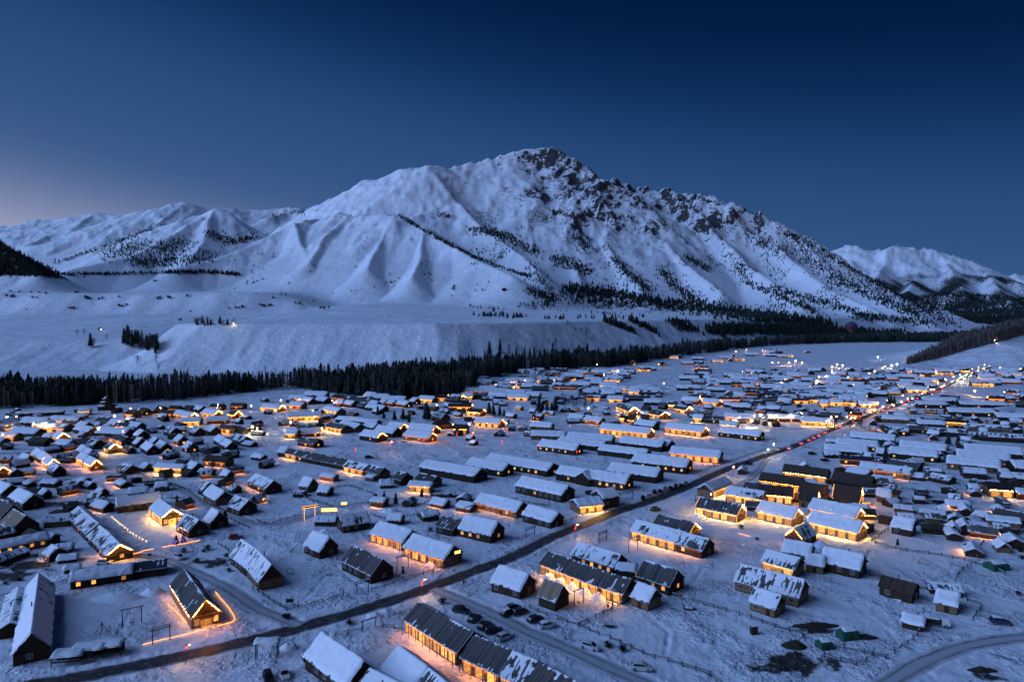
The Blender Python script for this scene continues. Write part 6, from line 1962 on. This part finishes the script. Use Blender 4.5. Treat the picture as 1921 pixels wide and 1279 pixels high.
# lit gateway and glowing signs
(x0, y0), (x1, y1) = gp(*zpts('B2,362,1112')[0]), gp(*zpts('B2,442,1098')[0])
o = empty('gateway', ((x0 + x1) / 2, (y0 + y1) / 2, tz(x0, y0)), math.atan2(y1 - y0, x1 - x0)); L = math.hypot(x1 - x0, y1 - y0)
for s_ in (-1, 1):
    p_ = MB().bar((s_ * L / 2, .12, -.4), (s_ * L / 2, .12, 5.2), .2, n=6).build('post', M_FENCE, o)
    MB().bar((s_ * L / 2, -.18, .2), (s_ * L / 2, -.18, 5.0), .05, n=4).build('light_tube', L_TUBE, o)
MB().box(-L / 2 - .8, 0, 4.6, L / 2 + 1.2, .25, 5.4).build('lintel', M_FENCE, o)
for z_ in (4.65, 5.35):
    MB().bar((-L / 2 - .8, -.1, z_), (L / 2 + 1.2, -.1, z_), .05, n=4).build('light_tube', L_TUBE, o)
MB().box(-L / 2 - .9, -.2, 5.41, L / 2 + 1.3, .5, 5.6).build('roof_snow', M_SNOW, o)
tag(o, 'timber gateway outlined in glowing tubes on the middle lane', 'gateway')
L_SIGN = lamp('sign_glow', (1, .52, .14), 3.0)
g = NG(L_SIGN); g.l(g.rng(g.noise(g.obj(), 3.5, 3, .7), .40, .58, .4, 5.0), g.b.inputs['Emission Strength'])
def glow_sign(tok, w, h, z, n, label, rz, m):
    x, y = gp(*zpts(tok)[0]); o = empty('glowing_sign', (x, y, tz(x, y)), rz)
    for s_ in (-1, 1):
        MB().bar((s_ * w * .45, .1, -.3), (s_ * w * .45, .1, z), .07, n=5).build('leg', M_FENCE, o)
    MB().box(-w / 2, 0, z, w / 2, .1, z + h).build('panel', M_TRIM, o)
    MB().box(-w / 2 + .1, -.05, z + .1, w / 2 - .1, -.003, z + h - .1).build('glowing_face', m, o)
    tag(o, label, 'sign')
glow_sign('B2,550,1080', 6.0, 1.5, 2.2, 4, 'large glowing sign beside the lit gateway', .15, L_SIGN)
glow_sign('B2,662,1015', 2.4, 1.2, 1.4, 2, 'smaller glowing sign up the lane from gateway', .2, L_SIGN)
glow_sign('A2,1502,392', 3.2, 1.1, 3.0, 4, 'bright glowing sign at the gable of orange-lit house by road', .55, L_SIGN)

# ------------------------------------------------------------------ gatehouse tower by the forest
x, y = gp(*zpts('B1,800,275')[0])
o = empty('pavilion_tower', (x, y, tz(x, y)), .2)
o.scale = (.75, .75, .75)
MB().box(-7, -4, -.5, 7, 4, 4).build('wall', M_LOG, o)
for k, (w, d, z_, h) in enumerate([(9.5, 6, 4, 3.2), (6, 4.2, 8, 2.8), (3.6, 2.8, 11.6, 2.6)]):
    r_ = MB().add([(-w, -d, z_), (w, -d, z_), (w, d, z_), (-w, d, z_), (-w * .35, 0, z_ + h), (w * .35, 0, z_ + h)], [(0, 1, 5, 4), (2, 3, 4, 5), (1, 2, 5), (3, 0, 4), (3, 2, 1, 0)]).build('roof', M_BROWN, o)
    MB().add([(-w * .9, -d * .9, z_ + h * .14), (-w * .1, -d * .9, z_ + h * .14), (w * .1, 0, z_ + h + .12), (-w * .32, 0, z_ + h + .12)], [(0, 1, 2, 3)]).build('roof_snow', M_SNOW, r_)
    if k < 2:
        MB().box(-w * .42, -d * .42, z_ + h * .5, w * .42, d * .42, z_ + 4.2).build('wall', M_LOG, o)
tag(o, 'tiered dark wooden tower in front of the forest at left', 'tower')
# bus shelter with snow slab at the bottom
x, y = gp(*zpts('A2,85,1085')[0]); o = empty('shelter', (x, y, tz(x, y)), .12)
for a in (-2.3, 2.3):
    for b in (-.7, .7):
        MB().bar((a, b, -.3), (a, b, 3.4), .12, n=6).build('post', M_FENCE, o)
MB().box(-2.7, -1.1, 3.4, 2.7, 1.1, 3.55).build('roof', M_FENCE, o)
link('roof_snow', snow_cap(5.3, 1.15, .99, .05, 3.6, .5, 'full', .35, 3.3), M_SNOW, o)
tag(o, 'open timber shelter under a thick snow slab beside main road', 'shelter')
# roadside canopies at lower left
for tok, L, lab in (('A1,520,1130', 6.2, 'snow-slabbed stall nearest the A-frame along lower road'), ('A1,670,1085', 6.6, 'middle snow-slabbed stall along lower road'), ('A1,815,1062', 6.0, 'snow-slabbed stall farthest along lower road')):
    x, y = gp(*zpts(tok)[0]); o = empty('market_stall', (x, y, tz(x, y)), .2)
    for a in (-L / 2 + .2, L / 2 - .2):
        for b in (-1.4, 1.4):
            MB().bar((a, b, -.3), (a, b, 2.3), .1, n=5).build('post', M_FENCE, o)
    MB().box(-L / 2, -1.9, 2.3, L / 2, 1.9, 2.42).build('roof', M_FENCE, o)
    MB().box(-L / 2 + .3, 1.3, .0, L / 2 - .3, 1.4, 2.2).build('back_panel', M_GABLE, o)
    MB().box(-L / 2 + .3, -1.35, .8, L / 2 - .3, -.8, .9).build('counter', M_FENCE, o)
    link('roof_snow', snow_cap(L, 1.9, .99, .09, 2.5, .35, 'full', .4, x), M_SNOW, o)
    tag(o, lab, 'stall', 'roadside stalls')
# outdoor tables with snow in front of the orange-lit lodge
for i, tok in enumerate(['A2,1205,905', 'A2,1340,985', 'A2,1420,1030', 'A2,1485,1068', 'A2,1545,1098', 'A2,1740,1215']):
    x, y = gp(*zpts(tok)[0]); o = empty('snowy_table', (x, y, tz(x, y)), -.9)
    for a in (-.7, .7):
        for b in (-.45, .45):
            MB().bar((a, b, -.2), (a, b, .72), .05, n=4).build('leg', M_FENCE, o)
    MB().box(-1, -.7, .72, 1, .7, .78).build('table_top', M_FENCE, o)
    link('top_snow', snow_cap(1.9, .65, .99, .02, .8, .22, 'full', .25, i * 7.1), M_SNOW, o)
    tag(o, '%s snow-capped table from the road in front of orange-lit lodge' % ORD[i], 'table', 'tables before the lodge')
# hot-air balloon low over the far forest
x, y, z = at_depth(1597, 625, 1500)
o = empty('hot_air_balloon', (x, y, z), .4)
n, k = 24, 16
vs = []; R = 11.5
for i in range(k + 1):
    u = i / k
    th = u * math.pi * .86
    rr = R * math.sin(th) if u < .62 else R * math.sin(.62 * math.pi * .86) * (1 - (u - .62) / .38) ** .9 * .98 + .9
    zz_ = 14 + R * 1.05 * math.cos(th) if u < .62 else 14 + R * 1.05 * math.cos(.62 * math.pi * .86) - (u - .62) / .38 * 10.5
    for j in range(n):
        a = 2 * math.pi * j / n
        vs.append((rr * math.cos(a), rr * math.sin(a), zz_))
COLS = [('navy', (.012, .016, .05)), ('olive', (.10, .11, .03)), ('violet', (.06, .03, .10)), ('blue', (.014, .03, .09)), ('navy', (.010, .012, .04)), ('crimson', (.14, .008, .012)), ('red', (.22, .02, .012)), ('yellow', (.34, .22, .05)), ('cream', (.45, .33, .16))]
ax = Vector((.45, -.15, .88)).normalized()
bands = [[] for _ in COLS]
for i in range(k):
    for j in range(n):
        f = (i * n + j, (i + 1) * n + j, (i + 1) * n + (j + 1) % n, i * n + (j + 1) % n)
        c = sum((Vector(vs[q_]) for q_ in f), Vector()) / 4 - Vector((0, 0, 12))
        d = c.dot(ax)
        b = min(len(COLS) - 1, max(0, int((R * 1.15 - d) / (2.35 * R) * len(COLS))))
        bands[b].append(f)
for (nm, c), fs in zip(COLS, bands):
    if fs:
        mb = MB(); mp_ = {}
        for f in fs:
            ids = []
            for q_ in f:
                if q_ not in mp_:
                    mp_[q_] = len(mb.v); mb.v.append(vs[q_]); mb.t.append(0)
                ids.append(mp_[q_])
            mb.f.append(tuple(ids))
        mb.build('envelope_stripe', mat('balloon_' + nm, c, .6), o, True)['label'] = nm + ' stripe'
for a in (-.8, .8):
    for b in (-.8, .8):
        MB().bar((a, b, -2.3), (a * 1.1, b * 1.1, .6), .06, n=4).build('rope', M_FENCE, o)
MB().box(-1, -1, -3.6, 1, 1, -2.3).build('basket', M_FENCE, o)
tag(o, 'dark striped hot-air balloon low over the far forest', 'balloon')
# ------------------------------------------------------------------ people: one skinned figure, copied
def person_mesh(stride):
    v = [(0, 0, .95), (0, 0, 1.18), (0, 0, 1.42), (0, 0, 1.52), (0, -.02, 1.66), (0, -.01, 1.76)]
    e = [(0, 1), (1, 2), (2, 3), (3, 4), (4, 5)]; r = [(.16, .12), (.17, .12), (.17, .11), (.06, .06), (.095, .11), (.07, .08)]
    for s_ in (-1, 1):
        b = len(v)
        v += [(s_ * .1, 0, .88), (s_ * .11, -s_ * stride * .5 - .03, .48), (s_ * .11, -s_ * stride, .09), (s_ * .12, -s_ * stride - .16, .05)]
        e += [(0, b), (b, b + 1), (b + 1, b + 2), (b + 2, b + 3)]; r += [(.11, .11), (.075, .075), (.055, .055), (.05, .04)]
        b = len(v)
        v += [(s_ * .2, 0, 1.40), (s_ * .26, s_ * stride * .3, 1.12), (s_ * .25, s_ * stride * .5 - .1, .90), (s_ * .25, s_ * stride * .5 - .13, .80)]
        e += [(2, b), (b, b + 1), (b + 1, b + 2), (b + 2, b + 3)]; r += [(.075, .075), (.06, .06), (.045, .045), (.035, .04)]
    me = bpy.data.meshes.new('person'); me.from_pydata(v, e, [])
    ob = bpy.data.objects.new('tmp', me); col.objects.link(ob)
    ob.modifiers.new('s', 'SKIN'); sv = me.skin_vertices[0].data
    for q_, w in zip(sv, r): q_.radius = w
    sv[0].use_root = True
    sb = ob.modifiers.new('d', 'SUBSURF'); sb.levels = 1; sb.render_levels = 1
    dg = bpy.context.evaluated_depsgraph_get()
    out = bpy.data.meshes.new_from_object(ob.evaluated_get(dg))
    bpy.data.objects.remove(ob)
    out.materials.clear()
    return out
PM = [person_mesh(.22), person_mesh(.05)]
M_COAT = mat('dark_winter_clothes', (.02, .021, .028), .9)
for me in PM: me.materials.append(M_COAT)
HAT = sphere(.115, 8).mesh('hat', True); HAT.materials.append(mat('knit_hat', (.10, .02, .02), .9))
for tok, k, rz, lab in [('A2,1560,552', 1, .5, 'person in dark clothes standing by the snowy yard near junction'), ('A2,1768,412', 0, 1.9, 'person in dark clothes walking on main road, left of two'), ('A2,1796,408', 0, 1.9, 'person in dark clothes walking on main road, right of two'),
                        ('A3,722,735', 1, -.6, 'person in dark clothes by the fence below snow heaps, left of two'), ('A3,756,722', 1, 2.2, 'person in dark clothes by the fence below snow heaps, right of two'), ('B3,1012,1035', 0, .8, 'person in dark clothes beside road opposite lit gatehouse'), ('B2,1160,555', 1, .3, 'person in dark clothes on snow before red-lit houses')]:
    x, y = gp(*zpts(tok)[0])
    o = empty('person', (x, y, tz(x, y)), rz)
    link('body', PM[k], None, o); h_ = link('hat', HAT, None, o); h_.location = (0, -.01, 1.77); h_.scale = (1, 1.1, .8)
    tag(o, lab, 'person')

# ------------------------------------------------------------------ labels that single out repeats
def relabel(group, base, key=None):
    qs = {}
    for o in col.objects:
        if o.parent is None and o.get('group') == group:
            px, py = to_px(*o.location)
            qs.setdefault(quarter(px, py) if key is None else '', []).append((px if key is None else key(o), o))
    for qn, l in qs.items():
        l.sort(key=lambda a: a[0])
        for i, (_, o) in enumerate(l):
            if key is None:
                o['label'] = base + (', ' + ORD[i] + ' from left' if len(l) > 1 else '') + ' ' + qn
            else:
                o['label'] = ORD[min(i, len(ORD) - 1)] + ' ' + base
relabel('spruces among the houses', 'dark spruce among houses')
relabel('brush heaps in the yards', 'low dark brush heap')
relabel('far traffic on the main road', 'car from the near bend in the glowing far traffic on main road', lambda o: o.location.y)
